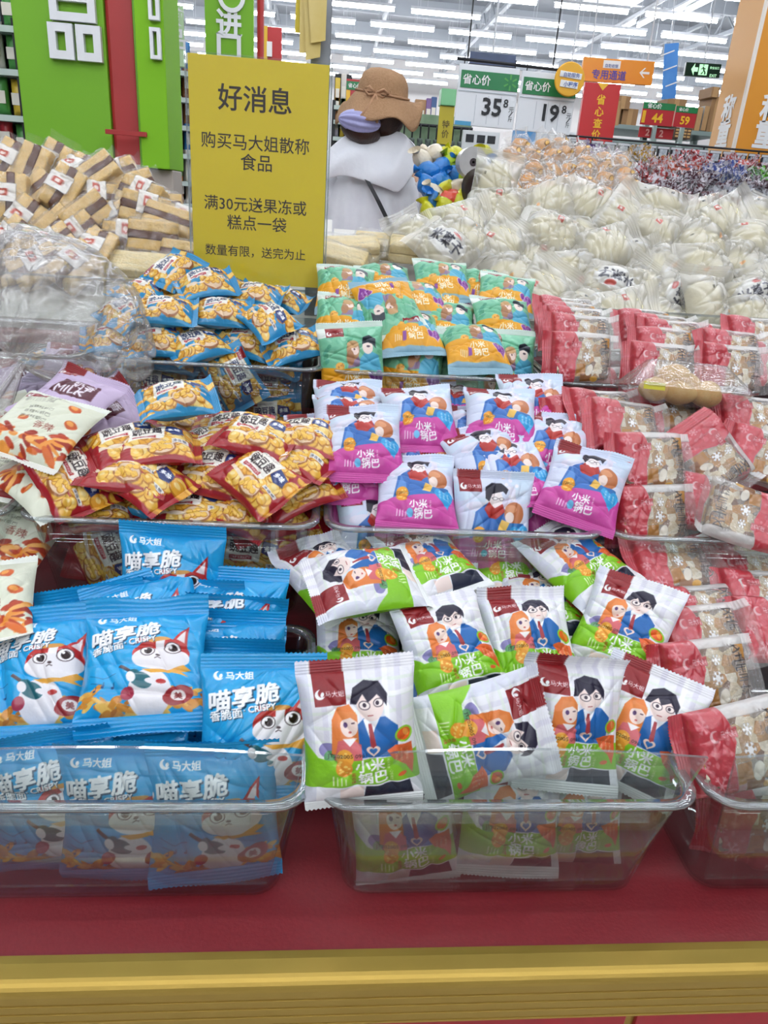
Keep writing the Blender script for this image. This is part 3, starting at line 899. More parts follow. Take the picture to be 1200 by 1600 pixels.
KINDS['nougat'] = dict(name='nougat_pack', cat='nougat pack', group='red and clear nougat packs', look='red and clear nougat pack', rootmesh=False,
    var=[[('wrapper', V[0]), ('nougat_block', _nblock[i % 2]), ('end_seal', V[1]), ('end_seal', V[2])] for i, V in enumerate(_nv)])

# ------------------------------------------------------------------ the stepped table
RED_BOARD = mat('red_board', '#82222a', 0.45, noise=(220, '#8e282f', 0.3), bump=(300, 0.05))
RED_PANEL = mat('red_laminate', '#b3202a', 0.35, noise=(60, '#a51c26', 0.3))
GOLD = mat('gold_anodised_trim', '#c0a04e', 0.36, metal=0.7, noise=(9, '#b59544', 0.4), bump=(25, 0.02))
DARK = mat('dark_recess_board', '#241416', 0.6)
table = empty('display_table', (0, 0, 0))
tag(table, 'red stepped display table edged with a wide gold strip', 'display table')
pf = atz(600, 1487, 0.59)
YF = pf.y
X0, X1 = -1.15, 1.35
for i, (Yf, zb, zr) in enumerate(ROWS):
    y0 = YF if i == 0 else Yf - 0.012
    y1 = ROWS[i + 1][0] - 0.012 if i < 3 else 2.02
    if i == 0:
        xs = [X0, 0.497, X1]
        for a, b in zip(xs, xs[1:]):
            MB().bbox(a + 0.0012, b - 0.0012, y0, y1, zb - 0.02, zb, 0.0012).obj('step_board', RED_BOARD, table)
    else:
        MB().bbox(X0, X1, y0, y1, zb - 0.02, zb, 0.002).obj('step_board', RED_BOARD, table)
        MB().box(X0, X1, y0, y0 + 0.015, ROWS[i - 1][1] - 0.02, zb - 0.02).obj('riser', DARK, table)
MB().box(X0, X1, 2.0, 2.02, 0.0, 0.92).obj('back_panel', RED_PANEL, table)
for x in (X0, X1 - 0.02):
    MB().prism([(YF + .02, 0), (2.0, 0), (2.0, .91), (1.39, .91), (1.39, .8), (1.08, .8), (1.08, .685), (.77, .685), (.77, .57), (YF + .02, .57)], 0, 0.02,
               M=Matrix(((0, 1, 0, x), (1, 0, 0, 0), (0, 0, 1, 0), (0, 0, 0, 1)))).obj('side_panel', RED_PANEL, table)
# gold strip: a rolled edge, then a grooved face
pg = atz(600, 1532, 0.583)
YG = pg.y
prof = [(YF + 0.002, 0.5915), (YF - 0.006, 0.5925), (YG + 0.006, 0.5915)]
for k in range(7):
    a = math.radians(90 * k / 6)
    prof.append((YG + 0.006 - 0.012 * math.sin(a), 0.5795 + 0.012 * math.cos(a)))
zf = 0.5795
for k in range(4):
    prof += [(YG - 0.006, zf - 0.002), (YG - 0.006, zf - 0.0085), (YG - 0.0045, zf - 0.009), (YG - 0.0045, zf - 0.0105), (YG - 0.006, zf - 0.011)]
    zf -= 0.0105
prof += [(YG - 0.006, 0.5355), (YG + 0.008, 0.5355), (YG + 0.008, 0.58)]
MB().loft([[Vector((x, y, z)) for y, z in prof] for x in (X0, X1)]).obj('gold_edge_strip', GOLD, table)
gap = atz(992, 1592, 0.532)
for a, b in ((X0, gap.x - 0.004), (gap.x + 0.006, X1)):
    MB().bbox(a, b, YG + 0.0, YG + 0.016, 0.0, 0.5355, 0.001).obj('front_panel', RED_PANEL, table)
MB().box(gap.x - 0.004, gap.x + 0.006, YG + 0.004, YG + 0.012, 0, 0.5355).obj('panel_joint', GOLD, table)

# ------------------------------------------------------------------ acrylic tubs
def rring(x0, x1, y0, y1, z, r, n=5):
    pts = []
    for cx, cy, a0 in ((x1 - r, y1 - r, 0), (x0 + r, y1 - r, 90), (x0 + r, y0 + r, 180), (x1 - r, y0 + r, 270)):
        for k in range(n + 1):
            a = math.radians(a0 + 90 * k / n)
            pts.append(Vector((cx + r * math.cos(a), cy + r * math.sin(a), z)))
    return pts
def tub(x0, x1, row, label, panel=False, depth=0.285, h=0.138, name='acrylic_tub'):
    Yf, zb, zr = ROWS[row]
    zb += 0.001
    o = empty(name, ((x0 + x1) / 2, Yf + depth / 2, zb))
    cx, cy = (x0 + x1) / 2, Yf + depth / 2
    L = Matrix.Translation((-cx, -cy, -zb))
    s, w = 0.026, 0.0022
    y1 = Yf + depth
    zt = zb + h
    rings = [rring(x0 + s + .008, x1 - s - .008, Yf + s + .008, y1 - s - .008, zb, .02),
             rring(x0 + s, x1 - s, Yf + s, y1 - s, zb + .007, .024), rring(x0 + .008, x1 - .008, Yf + .008, y1 - .008, zt - .003, .026),
             rring(x0 + .008 + w, x1 - .008 - w, Yf + .008 + w, y1 - .008 - w, zt - .003, .025), rring(x0 + s + w, x1 - s - w, Yf + s + w, y1 - s - w, zb + .008, .023),
             rring(x0 + s + .01, x1 - s - .01, Yf + s + .01, y1 - s - .01, zb + .0035, .02)]
    MB().loft(rings, True, L).obj('tub_wall', ACRYLIC, o, smooth=True)
    rim = [rring(x0 + .009, x1 - .009, Yf + .009, y1 - .009, zt - .004, .026), rring(x0, x1, Yf, y1, zt - .004, .03), rring(x0 - .001, x1 + .001, Yf - .001, y1 + .001, zt - .001, .031), rring(x0, x1, Yf, y1, zt + .001, .03),
           rring(x0 + .009, x1 - .009, Yf + .009, y1 - .009, zt + .001, .026), rring(x0 + .009, x1 - .009, Yf + .009, y1 - .009, zt - .004, .026)]
    MB().loft(rim, False, L).obj('rim', ACRYLIC_EDGE, o, smooth=True)
    MB().box(x0 + .05, x1 - .05, Yf + .0005, Yf + .0075, zt - .018, zt - .0065, L).obj('rim_rib', ACRYLIC, o)
    if panel:
        # a taller guard sheet standing inside the front wall, its top edge bowed
        n = 16
        pts_b = [(x0 + s + .012 + (x1 - x0 - 2 * s - .024) * k / n, zb + .012) for k in range(n + 1)]
        pts_t = [(x0 + .012 + (x1 - x0 - .018) * k / n, zt + .046 + .008 * math.sin(math.pi * k / n)) for k in range(n + 1)]
        v, f = [], []
        yb, yt = Yf + s + .007, Yf + .010
        for dy in (0, .0028):
            for (xa, za), (xb, zb_) in zip(pts_b, pts_t):
                v += [(xa, yb + dy, za), (xb, yt + dy, zb_)]
        m = 2 * (n + 1)
        for k in range(n):
            f += [(2 * k, 2 * k + 2, 2 * k + 3, 2 * k + 1), (m + 2 * k, m + 2 * k + 1, m + 2 * k + 3, m + 2 * k + 2)]
        gp = MB().add(v, f, L).obj('guard_panel', ACRYLIC, o)
        e = []
        for k in range(n):
            e += [(2 * k + 1, 2 * k + 3, m + 2 * k + 3, m + 2 * k + 1), (2 * k, m + 2 * k, m + 2 * k + 2, 2 * k + 2)]
        e += [(0, 1, m + 1, m), (2 * n, m + 2 * n, m + 2 * n + 1, 2 * n + 1)]
        MB().add(v, e, L).obj('polished_edge', ACRYLIC_EDGE, gp)
    return tag(o, label, 'tub', 'clear acrylic display tubs')
COLX = {'far': (-0.685, -0.347), 'left': (-0.336, 0.004), 'mid': (0.010, 0.350), 'right': (0.357, 0.697)}
for col, row, label, panel in (
        ('left', 0, 'clear front tub of blue noodle bags with a tall guard sheet', True),
        ('mid', 0, 'clear front tub of green and white cracker bags with a tall guard sheet', True),
        ('right', 0, 'clear front tub of red nougat packs at the right edge', True),
        ('left', 1, 'clear middle tub of red edged pea snack bags', False),
        ('mid', 1, 'clear middle tub of pink and pale blue cracker bags', False),
        ('right', 1, 'clear middle tub of nougat packs beside the pink bags', False),
        ('left', 2, 'clear rear tub of blue edged pea snacks before the yellow sign', False),
        ('mid', 2, 'clear rear tub of teal and orange cracker bags', False),
        ('right', 2, 'clear rear tub of nougat packs below the rice cakes', False),
        ('far', 0, 'clear front tub of chilli snacks at the left picture edge', False),
        ('far', 1, 'clear middle tub of cream snack bags at the left picture edge', False),
        ('far', 2, 'clear rear tub of lavender bags under the loose plastic bag', False)):
    x0, x1 = COLX[col]
    tub(x0, x1, row, label, panel)

# ------------------------------------------------------------------ bags, placed tub by tub
# blue crispy noodle bags
BL = 'blue'
for px, py, Y, rot, lean, yaw, var, lab in (
        (272, 816, .772, 4, 16, 4, 1, 'blue noodle bag standing tallest, in front of the red pea tub'),
        (207, 894, .735, -16, 40, 0, 2, 'blue noodle bag tilted to the left behind the frontmost cat bag'),
        (84, 954, .70, -4, 56, 5, 1, 'blue noodle bag with cat print facing front at the left side'),
        (234, 946, .69, 2, 62, -4, 0, 'blue noodle bag with cat print facing front, largest and most central'),
        (414, 1020, .612, 5, 36, -4, 2, 'blue noodle bag upright beside the green bags, logo and cat ears showing')):
    put_top(BL, px, py, Y, rot, lean, yaw, var, lab, clamp=False)
for px, py, Y, rot, lean, yaw in ((415, 886, .748, 6, 28, 0), (402, 930, .73, 8, 28, -3), (404, 952, .712, 2, 30, 6), (398, 976, .694, 7, 30, -4), (396, 996, .676, 3, 30, 3),
        (62, 912, .738, -7, 28, 2), (70, 936, .715, -4, 30, 0), (300, 905, .745, 3, 30, 4),
        (196, 1108, .61, -5, 24, 2), (190, 1130, .585, -2, 22, -2), (196, 1150, .565, 1, 22, 2), (392, 1152, .556, 2, 20, -3), (20, 1100, .61, -8, 24, 4), (10, 1135, .58, -5, 22, 0)):
    put_top(BL, px, py, Y, rot, lean, yaw)
for px, py, Y, rot, lean, lab in ((178, 1262, .532, 1, 14, 'blue noodle bag behind the guard sheet, middle of the upper row'),
        (358, 1266, .535, 4, 14, 'blue noodle bag behind the guard sheet, right end of the upper row'),
        (-12, 1282, .532, -3, 14, 'blue noodle bag behind the guard sheet, cut off by the left picture edge')):
    put(BL, 0, px, py, rot, lean, 0, label=lab, Y=Y)
for px, py, Y, rot, lean, lab in ((52, 1366, .552, -6, 16, 'blue noodle bag low in the tub under the left guard sheet'),
        (190, 1374, .555, 1, 16, 'blue noodle bag low in the tub, middle of the bottom row'),
        (318, 1366, .556, 1, 16, 'blue noodle bag low in the tub, right end of the bottom row')):
    put(BL, 0, px, py, rot, lean, 0, label=lab, Y=Y)
# green and white bags
GR = 'green'
for a in [
    (562, 1146, -2, 22, 0, dict(label='green and white cracker bag standing in front, nearest the blue bags', Y=.505, var=0)),
    (752, 1148, 78, 26, 0, dict(label='green and white cracker bag turned on its side behind the guard sheet', Y=.535, var=1)),
    (888, 1128, 8, 26, 0, dict(label='green and white cracker bag upright behind the guard sheet, right of the sideways one', Y=.55)),
    (1000, 1140, 14, 30, 24, dict(label='green and white cracker bag half turned away beside the nougat packs', Y=.56)),
    (560, 1012, 3, 36, 0, dict(dy=.015)),
    (702, 1018, -8, 34, -4, dict(label='green and white cracker bag leaning left in the middle of the heap', var=1)),
    (826, 1008, -4, 34, 6, dict(label='green and white cracker bag facing front right of the heap middle', var=2)),
    (974, 985, 4, 26, 38, dict(label='green and white cracker bag turned to show its green side by the nougat', dy=-.005)),
    (905, 985, 8, 36, 22, dict(dy=.03)),
    (572, 908, -100, 58, 0, dict(label='green and white cracker bag lying flat with its top to the left', dy=-.03, var=0)),
    (668, 882, -16, 50, -6, dict(label='green and white cracker bag lying back against the pink tub', dy=.0)),
    (520, 905, -30, 55, 0, dict(dy=.02)),
    (780, 888, -6, 68, 4, dict(label='green and white cracker bag lying very flat below the pink bags')),
    (900, 882, -30, 42, 0, dict(label='green and white cracker bag tipped towards the nougat at the heap top', dy=-.01)),
    (690, 950, 4, 50, 0, dict(dy=.03)), (600, 965, -6, 50, 0, dict(dy=.03)), (845, 945, 4, 50, 0, dict(dy=.04)),
    (530, 1095, -14, 40, -20, dict(dy=.05)), (640, 1100, 0, 44, 0, dict(dy=.04)), (800, 1085, 0, 44, 0, dict(dy=.04)), (930, 1070, 6, 44, 0, dict(dy=.05)),
]:
    px, py, rot, lean, yaw, kw = a
    put(GR, 0, px, py, rot, lean, yaw, **kw)
for px, py, Y, rot, lean, yaw, lab in (
        (618, 1285, .532, -4, 20, 0, 'green and white cracker bag behind the rim, left end of the upper row'),
        (798, 1262, .532, 6, 20, 0, 'green and white cracker bag behind the rim, middle of the upper row'),
        (940, 1262, .54, 6, 20, 0, 'green and white cracker bag behind the rim, right end of the upper row'),
        (930, 1335, .565, 3, 30, 0, 'green and white cracker bag at the tub bottom, far right corner'),
        (655, 1346, .56, -14, 38, 0, 'green and white cracker bag at the tub bottom, left'),
        (782, 1358, .552, 6, 52, 0, 'green and white cracker bag at the tub bottom, middle'),
        (868, 1334, .56, 2, 34, 0, 'green and white cracker bag at the tub bottom, right')):
    put(GR, 0, px, py, rot, lean, yaw, label=lab, Y=Y)
# pink bags
PK = 'pink'
for a in [
    (560, 762, -6, 32, -4, dict(dy=-.01)), (590, 828, -3, 26, 0, dict(label='pink and pale blue cracker bag at the front left of its tub', Y=.80)),
    (568, 692, 2, 36, 0, {}), (664, 728, 10, 34, 6, dict(var=1)), (700, 782, 24, 34, 40, dict(label='pink bag twisted round so its plain pink back shows', dy=-.012)),
    (762, 722, -10, 34, -6, dict(dy=-.01)), (768, 812, 5, 26, 0, dict(label='pink and pale blue cracker bag at the front middle of its tub', Y=.81)),
    (846, 776, -24, 30, 0, dict(label='pink and pale blue cracker bag tipped left over the tub corner', dy=-.02, var=0)),
    (912, 760, 20, 34, 8, dict(label='pink and pale blue cracker bag poking out beside the nougat', dy=.005)), (862, 698, 10, 36, 6, {}),
    (655, 650, 0, 36, 0, dict(label='pink bag facing front in the back row, whole print visible')), (782, 652, 6, 36, 4, dict(var=1)), (835, 632, 4, 38, 0, dict(dy=.02)),
    (545, 652, 3, 46, 0, dict(dy=.02)), (545, 634, 3, 50, 0, dict(dy=.03)), (712, 634, 3, 48, 0, dict(dy=.03)), (600, 650, 0, 46, 0, dict(dy=.03)),
    (512, 690, -10, 44, 0, dict(dy=.03)), (830, 668, 4, 46, 0, dict(dy=.02)), (690, 690, 0, 50, 0, dict(dy=.04)), (640, 810, 0, 44, 0, dict(dy=.04)), (720, 830, 0, 40, 0, dict(dy=.05)),
    (880, 830, 8, 40, 0, dict(dy=.04)), (650, 770, 6, 40, 0, dict(dy=.03)), (800, 740, -6, 40, 0, dict(dy=.03)), (540, 730, 4, 40, 0, dict(dy=.03)), (740, 680, 4, 44, 0, dict(dy=.02)),
]:
    px, py, rot, lean, yaw, kw = a
    put(PK, 1, px, py, rot, lean, yaw, **kw)
# teal bags
TL = 'teal'
for a in [
    (550, 568, -2, 24, 0, dict(Y=1.12)), (644, 572, 6, 24, 4, dict(Y=1.12)), (722, 588, 4, 24, 0, dict(Y=1.135)), (789, 575, 6, 24, -4, dict(Y=1.12)),
    (607, 482, 168, 30, 0, dict(label='teal and orange cracker bag set upside down among its neighbours', dy=-.02)),
    (540, 504, 8, 32, 0, {}), (694, 508, 8, 32, 4, dict(dy=-.005)), (786, 504, 5, 28, -4, dict(label='teal and orange cracker bag facing front below the rice cakes', dy=-.01, var=0)),
    (540, 452, 4, 36, 0, {}), (600, 440, 0, 42, 0, {}), (690, 440, 4, 38, 0, {}), (694, 466, 8, 36, 0, {}), (752, 450, 8, 38, 6, {}), (790, 462, 10, 38, 6, {}),
    (640, 520, 0, 44, 0, dict(dy=.03)), (740, 540, 0, 44, 0, dict(dy=.03)), (590, 530, 0, 44, 0, dict(dy=.04)), (650, 470, 0, 46, 0, dict(dy=.03)),
    (600, 610, 0, 26, 0, dict(Y=1.13)), (760, 620, 0, 26, 0, dict(Y=1.135)), (680, 625, 0, 26, 0, dict(Y=1.14)),
]:
    px, py, rot, lean, yaw, kw = a
    put(TL, 2, px, py, rot, lean, yaw, **kw)
# blue edged pea bags: a loose heap
PB = 'peablue'
for a in [
    (322, 444, -18, 40, 0, {}), (258, 488, 8, 44, -10, {}), (346, 490, 4, 42, 0, dict(var=1)), (418, 500, 52, 40, 6, {}), (386, 534, 18, 34, 0, dict(label='blue edged pea bag facing front right of the heap middle', dy=-.015)),
    (458, 541, -26, 38, 10, {}), (244, 532, -4, 34, 0, dict(label='blue edged pea bag lying level at the heap front', dy=-.012)), (400, 464, 6, 46, 10, {}), (206, 488, -40, 44, -10, {}), (222, 458, 30, 46, 0, {}),
    (272, 424, -58, 40, 0, {}), (312, 542, -28, 46, 0, dict(dy=.01)), (178, 528, 4, 40, -14, {}), (300, 470, 30, 52, 0, dict(dy=.02)), (440, 470, 20, 48, 0, dict(dy=.02)), (360, 456, -30, 52, 0, dict(dy=.02)), (270, 556, 12, 34, 0, {}), (345, 560, -16, 34, 0, {}), (425, 562, 10, 34, 0, {}), (205, 556, -20, 34, 0, {}),
]:
    px, py, rot, lean, yaw, kw = a
    put(PB, 2, px, py, rot, lean, yaw, slope=.42, **kw)
for px, py, rot, yaw in ((215, 605, 2, 0), (292, 585, 30, 0), (366, 592, 62, 0), (434, 602, 4, 0), (180, 600, 84, 0), (250, 640, -12, 0), (325, 632, 40, 0), (434, 655, -4, 0), (200, 660, 8, 0), (380, 645, 80, 0), (300, 665, 4, 0)):
    put(PB, 2, px, py, rot, 14, yaw, Y=1.142 + .01 * (px % 3))
# red edged pea bags
PR = 'peared'
put('peablue', 1, 277, 626, -14, 46, 0, label='blue edged pea bag dropped onto the top of the red heap', dy=.0, lift=.06)
for a in [
    (290, 660, 20, 52, 0, {}), (243, 698, -8, 52, 0, {}), (362, 676, 6, 46, 0, {}), (402, 684, 12, 50, 8, {}), (200, 694, -24, 50, 0, {}), (470, 684, 4, 60, 10, {}), (400, 716, 10, 54, 0, {}), (468, 712, 24, 56, 10, {}),
    (334, 740, 14, 36, 0, dict(label='dark red edged pea bag upright in the heap middle', dy=-.012)), (406, 752, 40, 36, 12, {}), (462, 764, -32, 34, 12, {}), (152, 764, 170, 40, -16, {}),
    (108, 752, 88, 30, -40, dict(label='dark red edged pea bag standing on edge at the left corner')), (148, 800, -6, 58, 0, {}), (374, 800, 24, 52, 8, {}), (452, 812, 4, 40, 0, {}), (300, 800, 0, 52, 0, dict(dy=.03)), (200, 740, 10, 52, 0, dict(dy=.02)),
    (280, 712, 60, 54, 0, dict(dy=.03)), (340, 690, -30, 56, 0, dict(dy=.03)), (190, 806, 20, 44, 0, {}), (262, 822, -10, 40, 0, {}), (338, 818, 30, 40, 0, {}), (420, 806, -20, 40, 0, {}), (120, 822, 10, 40, 0, {}), (226, 750, 40, 46, 0, dict(dy=.02)), (440, 730, -10, 50, 0, dict(dy=.02)), (150, 720, -30, 50, 0, {}),
]:
    px, py, rot, lean, yaw, kw = a
    put(PR, 1, px, py, rot, lean, yaw, slope=.36, **kw)
put('peablue', 1, 244, 776, 24, 32, 0, label='blue edged pea bag lying alone in front of the red heap', dy=-.03, lift=.05, var=0)
for px, py, rot in ((130, 866, 70), (175, 872, 20), (400, 868, 8), (340, 880, 40), (455, 870, 86), (250, 880, 0)):
    put(PR, 1, px, py, rot, 14, 0, Y=.835)
# nougat packs
NG = 'nougat'
for a in [ # front tub: a file of packs leaning back
    (1022, 866, 2, 62, -8, {}), (1046, 886, 2, 60, -6, {}), (1062, 908, 2, 60, -6, {}), (1080, 934, 1, 58, -4, {}), (1092, 966, 1, 54, -4, {}), (1098, 1000, -1, 50, -4, {}),
    (1104, 1058, -2, 34, -2, dict(label='red and clear nougat pack facing front, upper of the two nearest', dy=-.01, var=0)), (1152, 1166, -8, 30, 0, dict(label='red and clear nougat pack leaning out over the front tub rim', Y=.525, var=0)),
    (1150, 878, 2, 60, 4, {}), (1172, 906, 2, 58, 4, {}), (1190, 940, 2, 56, 4, {}), (1215, 985, 2, 56, 4, {}),
]:
    px, py, rot, lean, yaw, kw = a
    put(NG, 0, px, py, rot, lean, yaw, **kw)
for px, py, rot, yaw in ((1172, 1275, 2, 0), (1176, 1345, -2, 0), (1240, 1300, 3, 0)):
    put(NG, 0, px, py, rot, 14, yaw, Y=.53)
for a in [ # middle tub
    (902, 655, 4, 40, -30, {}), (940, 650, 8, 48, -14, {}), (975, 668, 10, 46, -6, {}),
    (1016, 722, 3, 32, -4, dict(label='red and clear nougat pack standing on another beside the pink bags', dy=-.01, var=0)), (1018, 806, 1, 24, -2, dict(label='red and clear nougat pack at the tub front under its twin', Y=.82, var=0)),
    (1110, 714, 56, 34, 6, dict(label='red and clear nougat pack turned on end below the clear box', dy=-.005)), (1110, 790, 14, 44, 8, {}),
    (1160, 808, 200, 46, 4, dict(label='red and clear nougat pack upside down at the right picture edge', Y=.80)),
    (1175, 660, 6, 46, 0, {}), (1190, 716, 20, 40, 10, {}), (1110, 640, 2, 50, 0, dict(dy=.02)), (1040, 648, 4, 50, 0, dict(dy=.02)),
]:
    px, py, rot, lean, yaw, kw = a
    put(NG, 1, px, py, rot, lean, yaw, **kw)
for a in [ # rear tub: three files
    (908, 560, 4, 24, 0, dict(label='red and clear nougat pack facing front at the rear tub corner', Y=1.115, var=0)),
    (905, 530, 5, 36, 0, {}), (898, 515, 5, 42, 0, {}), (892, 505, 5, 46, 0, {}), (885, 497, 5, 50, 0, {}),
    (1028, 575, 5, 30, 0, {}), (1040, 548, 5, 40, 0, {}), (1050, 535, 5, 44, 0, {}), (1034, 525, 5, 46, 0, {}), (1010, 515, 5, 48, 0, {}),
    (1138, 578, 6, 28, 0, dict(label='red and clear nougat pack facing front right of the clear box')), (1142, 552, 6, 42, 0, {}), (1120, 540, 6, 46, 0, {}), (1180, 530, 4, 46, 0, {}), (1200, 570, 4, 40, 0, {}), (1190, 545, 4, 46, 0, {}),
]:
    px, py, rot, lean, yaw, kw = a
    put(NG, 2, px, py, rot, lean, yaw, **kw)
for px, py, rot in ((890, 640, 84), (960, 612, 4)):
    put(NG, 2, px, py, rot, 14, -20, Y=1.16)
# left column
for a in [
    ('lav', 2, 52, 596, -20, 40, 0, dict(label='lavender milk bag half covered by the loose plastic bag')), ('lav', 2, 112, 572, 8, 60, 0, dict(label='lavender milk bag lying flat beside the blue pea tub')),
    ('lav', 1, 108, 628, 24, 44, 10, dict(label='lavender milk bag wedged behind the cream chilli bag', dy=.03, lift=.05)), ('lav', 1, 150, 640, 60, 40, 0, dict(label='lavender milk bag in shadow against the tub wall', dy=.05, lift=.03)),
    ('cream', 1, 66, 668, 24, 40, 0, dict(label='cream chilli cracker bag, the most upright on the left heap', lift=.05, var=0)), ('cream', 1, 14, 735, 200, 44, 0, dict(label='cream chilli bag showing its back at the left picture edge', lift=.04)),
    ('cream', 1, 82, 750, 150, 50, -16, dict(label='cream chilli bag folded over the tub corner', lift=.05, dy=-.02)), ('cream', 1, 24, 830, 20, 34, 0, dict(label='cream chilli bag low behind the left tub rim')),
    ('cream', 1, -5, 660, -30, 44, 0, dict(label='cream chilli bag cut by the picture edge behind the upright one', dy=.04)),
    ('cream', 0, -30, 950, -10, 44, 0, dict(label='cream chilli bag by the blue noodle bags at the left picture edge')),
    ('peablue', 2, 92, 560, 20, 60, 0, dict(label='blue edged pea bag lying outside its tub by the plastic bag', dy=-.01)),
    ('cream', 1, 60, 880, 10, 14, 0, dict(label='cream chilli bag seen through the left tub wall', Y=.84)),
]:
    k, row, px, py, rot, lean, yaw, kw = a
    put(k, row, px, py, rot, lean, yaw, **kw)

# ------------------------------------------------------------------ wrapped cakes
def d_rice(mark):
    c = Canvas(84, 0.72, '#fffaec', alpha=0.36, ss=3)
    for k in range(14):
        c.ell(rnd.uniform(0, 1), rnd.uniform(0, .72), rnd.uniform(.03, .12), rnd.uniform(.01, .03), '#ffffff', rot=rnd.uniform(-80, 80), al=0.42, op=0.8)
    if mark == 1:
        c.ell(0.5, 0.36, 0.36, 0.2, '#f0eee8', al=0.9)
        c.text('米菓子', 0.5, 0.34, '#1c1c30', w=0.6, h=0.19, bold=0.02, al=0.97)
        c.ell(0.58, 0.49, 0.09, 0.032, '#c8453c', al=0.95)
    elif mark == 2:
        c.rect(0.44, 0.46, 0.55, 0.56, '#c04238', al=0.9)
        c.rect(0.46, 0.5, 0.53, 0.53, '#f4e8e0', al=0.9)
    else:
        c.rect(0.62, 0.5, 0.68, 0.53, '#2a2a2a', al=0.85)
        c.ell(0.3, 0.22, 0.03, 0.03, '#e8a060', al=0.8)
    return c.done()
FILM_RICE = film_mat('milky_printed_film', rough=0.2, gloss=0.5, base=0.05, bump=0.5, scale=42)
RICE = mat('rice_cake', '#f0e4b0', 0.6, noise=(30, '#f6eecc', 0.3), bump=(120, 0.25))
def ribbed_cake(w, d, h, seed):
    v, f = [], []
    nu, nv = 40, 18
    rng = random.Random(seed)
    for j in range(nv + 1):
        th = math.pi * j / nv
        for i in range(nu):
            ph = 2 * math.pi * i / nu
            x = math.cos(th)
            r = max(0, 1 - abs(x) ** 3.2) ** 0.5
            rib = 1 + 0.035 * math.sin(x * 30)
            cy, cz = math.cos(ph), math.sin(ph)
            k = (abs(cy) ** 3 + abs(cz) ** 3) ** (-1 / 3)
            v.append((x * w / 2, cy * k * r * d / 2 * rib, cz * k * r * h / 2 * rib))
    for j in range(nv):
        for i in range(nu):
            f.append((j * nu + i, j * nu + (i + 1) % nu, (j + 1) * nu + (i + 1) % nu, (j + 1) * nu + i))
    return mesh_from('rice_cake_mesh', v, f, RICE, True)
_rc = [ribbed_cake(.108, .05, .076, 1), ribbed_cake(.104, .052, .08, 2)]
_rv = []
for i, mk in enumerate((0, 2, 0, 0, 2, 1)):
    V = pouch('rice_cake_wrapper', d_rice(mk), .16, .115, .096, .016, 101 + i * 3, FILM_RICE, '#f7f4ea', axis='x', crumple=1.1, backa=0.34, bend=.2 * (-1) ** i, twist=.2 * (-1) ** (i // 2), flop=(.8, -.9))
    _rv.append([('wrapper', V[0]), ('rice_cake', _rc[i % 2]), ('wrapper_end', V[1]), ('wrapper_end', V[2])])
KINDS['rice'] = dict(name='wrapped_rice_cake', cat='rice cake', group='wrapped white rice cakes', look='white rice cake in milky film', rootmesh=False, var=_rv)

SPONGE = mat('yellow_sponge', '#dfb56a', 0.7, noise=(70, '#ebca8a', 0.3), bump=(200, 0.3))
CHOC = mat('chocolate_filling', '#4f2a16', 0.5, noise=(60, '#65391f', 0.3))
def d_pie(labelled):
    c = Canvas(56, 0.5, '#ffffff', alpha=0.04)
    for k in range(6):
        c.ell(rnd.uniform(0, 1), rnd.uniform(0, .5), rnd.uniform(.03, .1), .01, '#ffffff', rot=rnd.uniform(-80, 80), al=0.22)
    if labelled:
        c.rect(0.34, 0.16, 0.7, 0.5, '#f3eee6', al=0.9)
        c.rect(0.45, 0.26, 0.59, 0.4, '#c2452f', al=0.95)
        c.rect(0.48, 0.3, 0.56, 0.36, '#f6e0d4', al=0.95)
    return c.done()
def slab(w, y0, y1, h, m, seed):
    vs_, f = lumpy_box(w, y1 - y0, h, seed, amp=0.0008, n=6, r=0.9)
    return mesh_from('slab', [(x, y + (y0 + y1) / 2, z) for x, y, z in vs_], f, m, True)
def slabz(w, z0, z1, d, m, seed):
    vs_, f = lumpy_box(w, d, z1 - z0, seed, amp=0.0008, n=6, r=0.9)
    return mesh_from('slab', [(x, y, z + (z0 + z1) / 2) for x, y, z in vs_], f, m, True)
_pl = [slabz(.096, -.03, -.008, .036, SPONGE, 3), slabz(.098, -.0085, .0085, .038, CHOC, 4), slabz(.096, .008, .03, .036, SPONGE, 5)]
_pv = []
for i, lb in enumerate((True, False, True)):
    V = pouch('cake_wrapper', d_pie(lb), .134, .076, .056, .016, 131 + i * 5, FILM_PRINT, '#ffffff', axis='x', boxy=True, crumple=1.0, backa=0.04, flop=(.6, -.7))
    _pv.append([('wrapper', V[0]), ('sponge_layer', _pl[0]), ('chocolate_layer', _pl[1]), ('sponge_layer', _pl[2]), ('wrapper_end', V[1]), ('wrapper_end', V[2])])
KINDS['pie'] = dict(name='chocolate_sandwich_cake', cat='cake', group='wrapped chocolate sandwich cakes', look='chocolate sandwich cake in clear film', rootmesh=False, var=_pv)
PALE = mat('pale_sponge', '#e6cc8c', 0.7, noise=(60, '#f0dda8', 0.3), bump=(200, 0.3))
_lv = []
_ll = [slab(.13, -.02, -.001, .05, PALE, 6), slab(.13, .001, .02, .05, PALE, 7)]
for i in range(2):
    V = pouch('sponge_wrapper', d_pie(False), .175, .075, .054, .018, 151 + i * 5, FILM_PRINT, '#ffffff', axis='x', boxy=True, crumple=1.2, backa=0.05, flop=(.8, -.9))
    _lv.append([('wrapper', V[0]), ('sponge_layer', _ll[0]), ('sponge_layer', _ll[1]), ('wrapper_end', V[1]), ('wrapper_end', V[2])])
KINDS['long'] = dict(name='sponge_slice_pack', cat='cake', group='wrapped pale sponge slices', look='long pale sponge slice in clear film', rootmesh=False, var=_lv)
BUN = mat('golden_bun', '#c98238', 0.45, noise=(35, '#e2ac62', 0.25), bump=(90, 0.15))
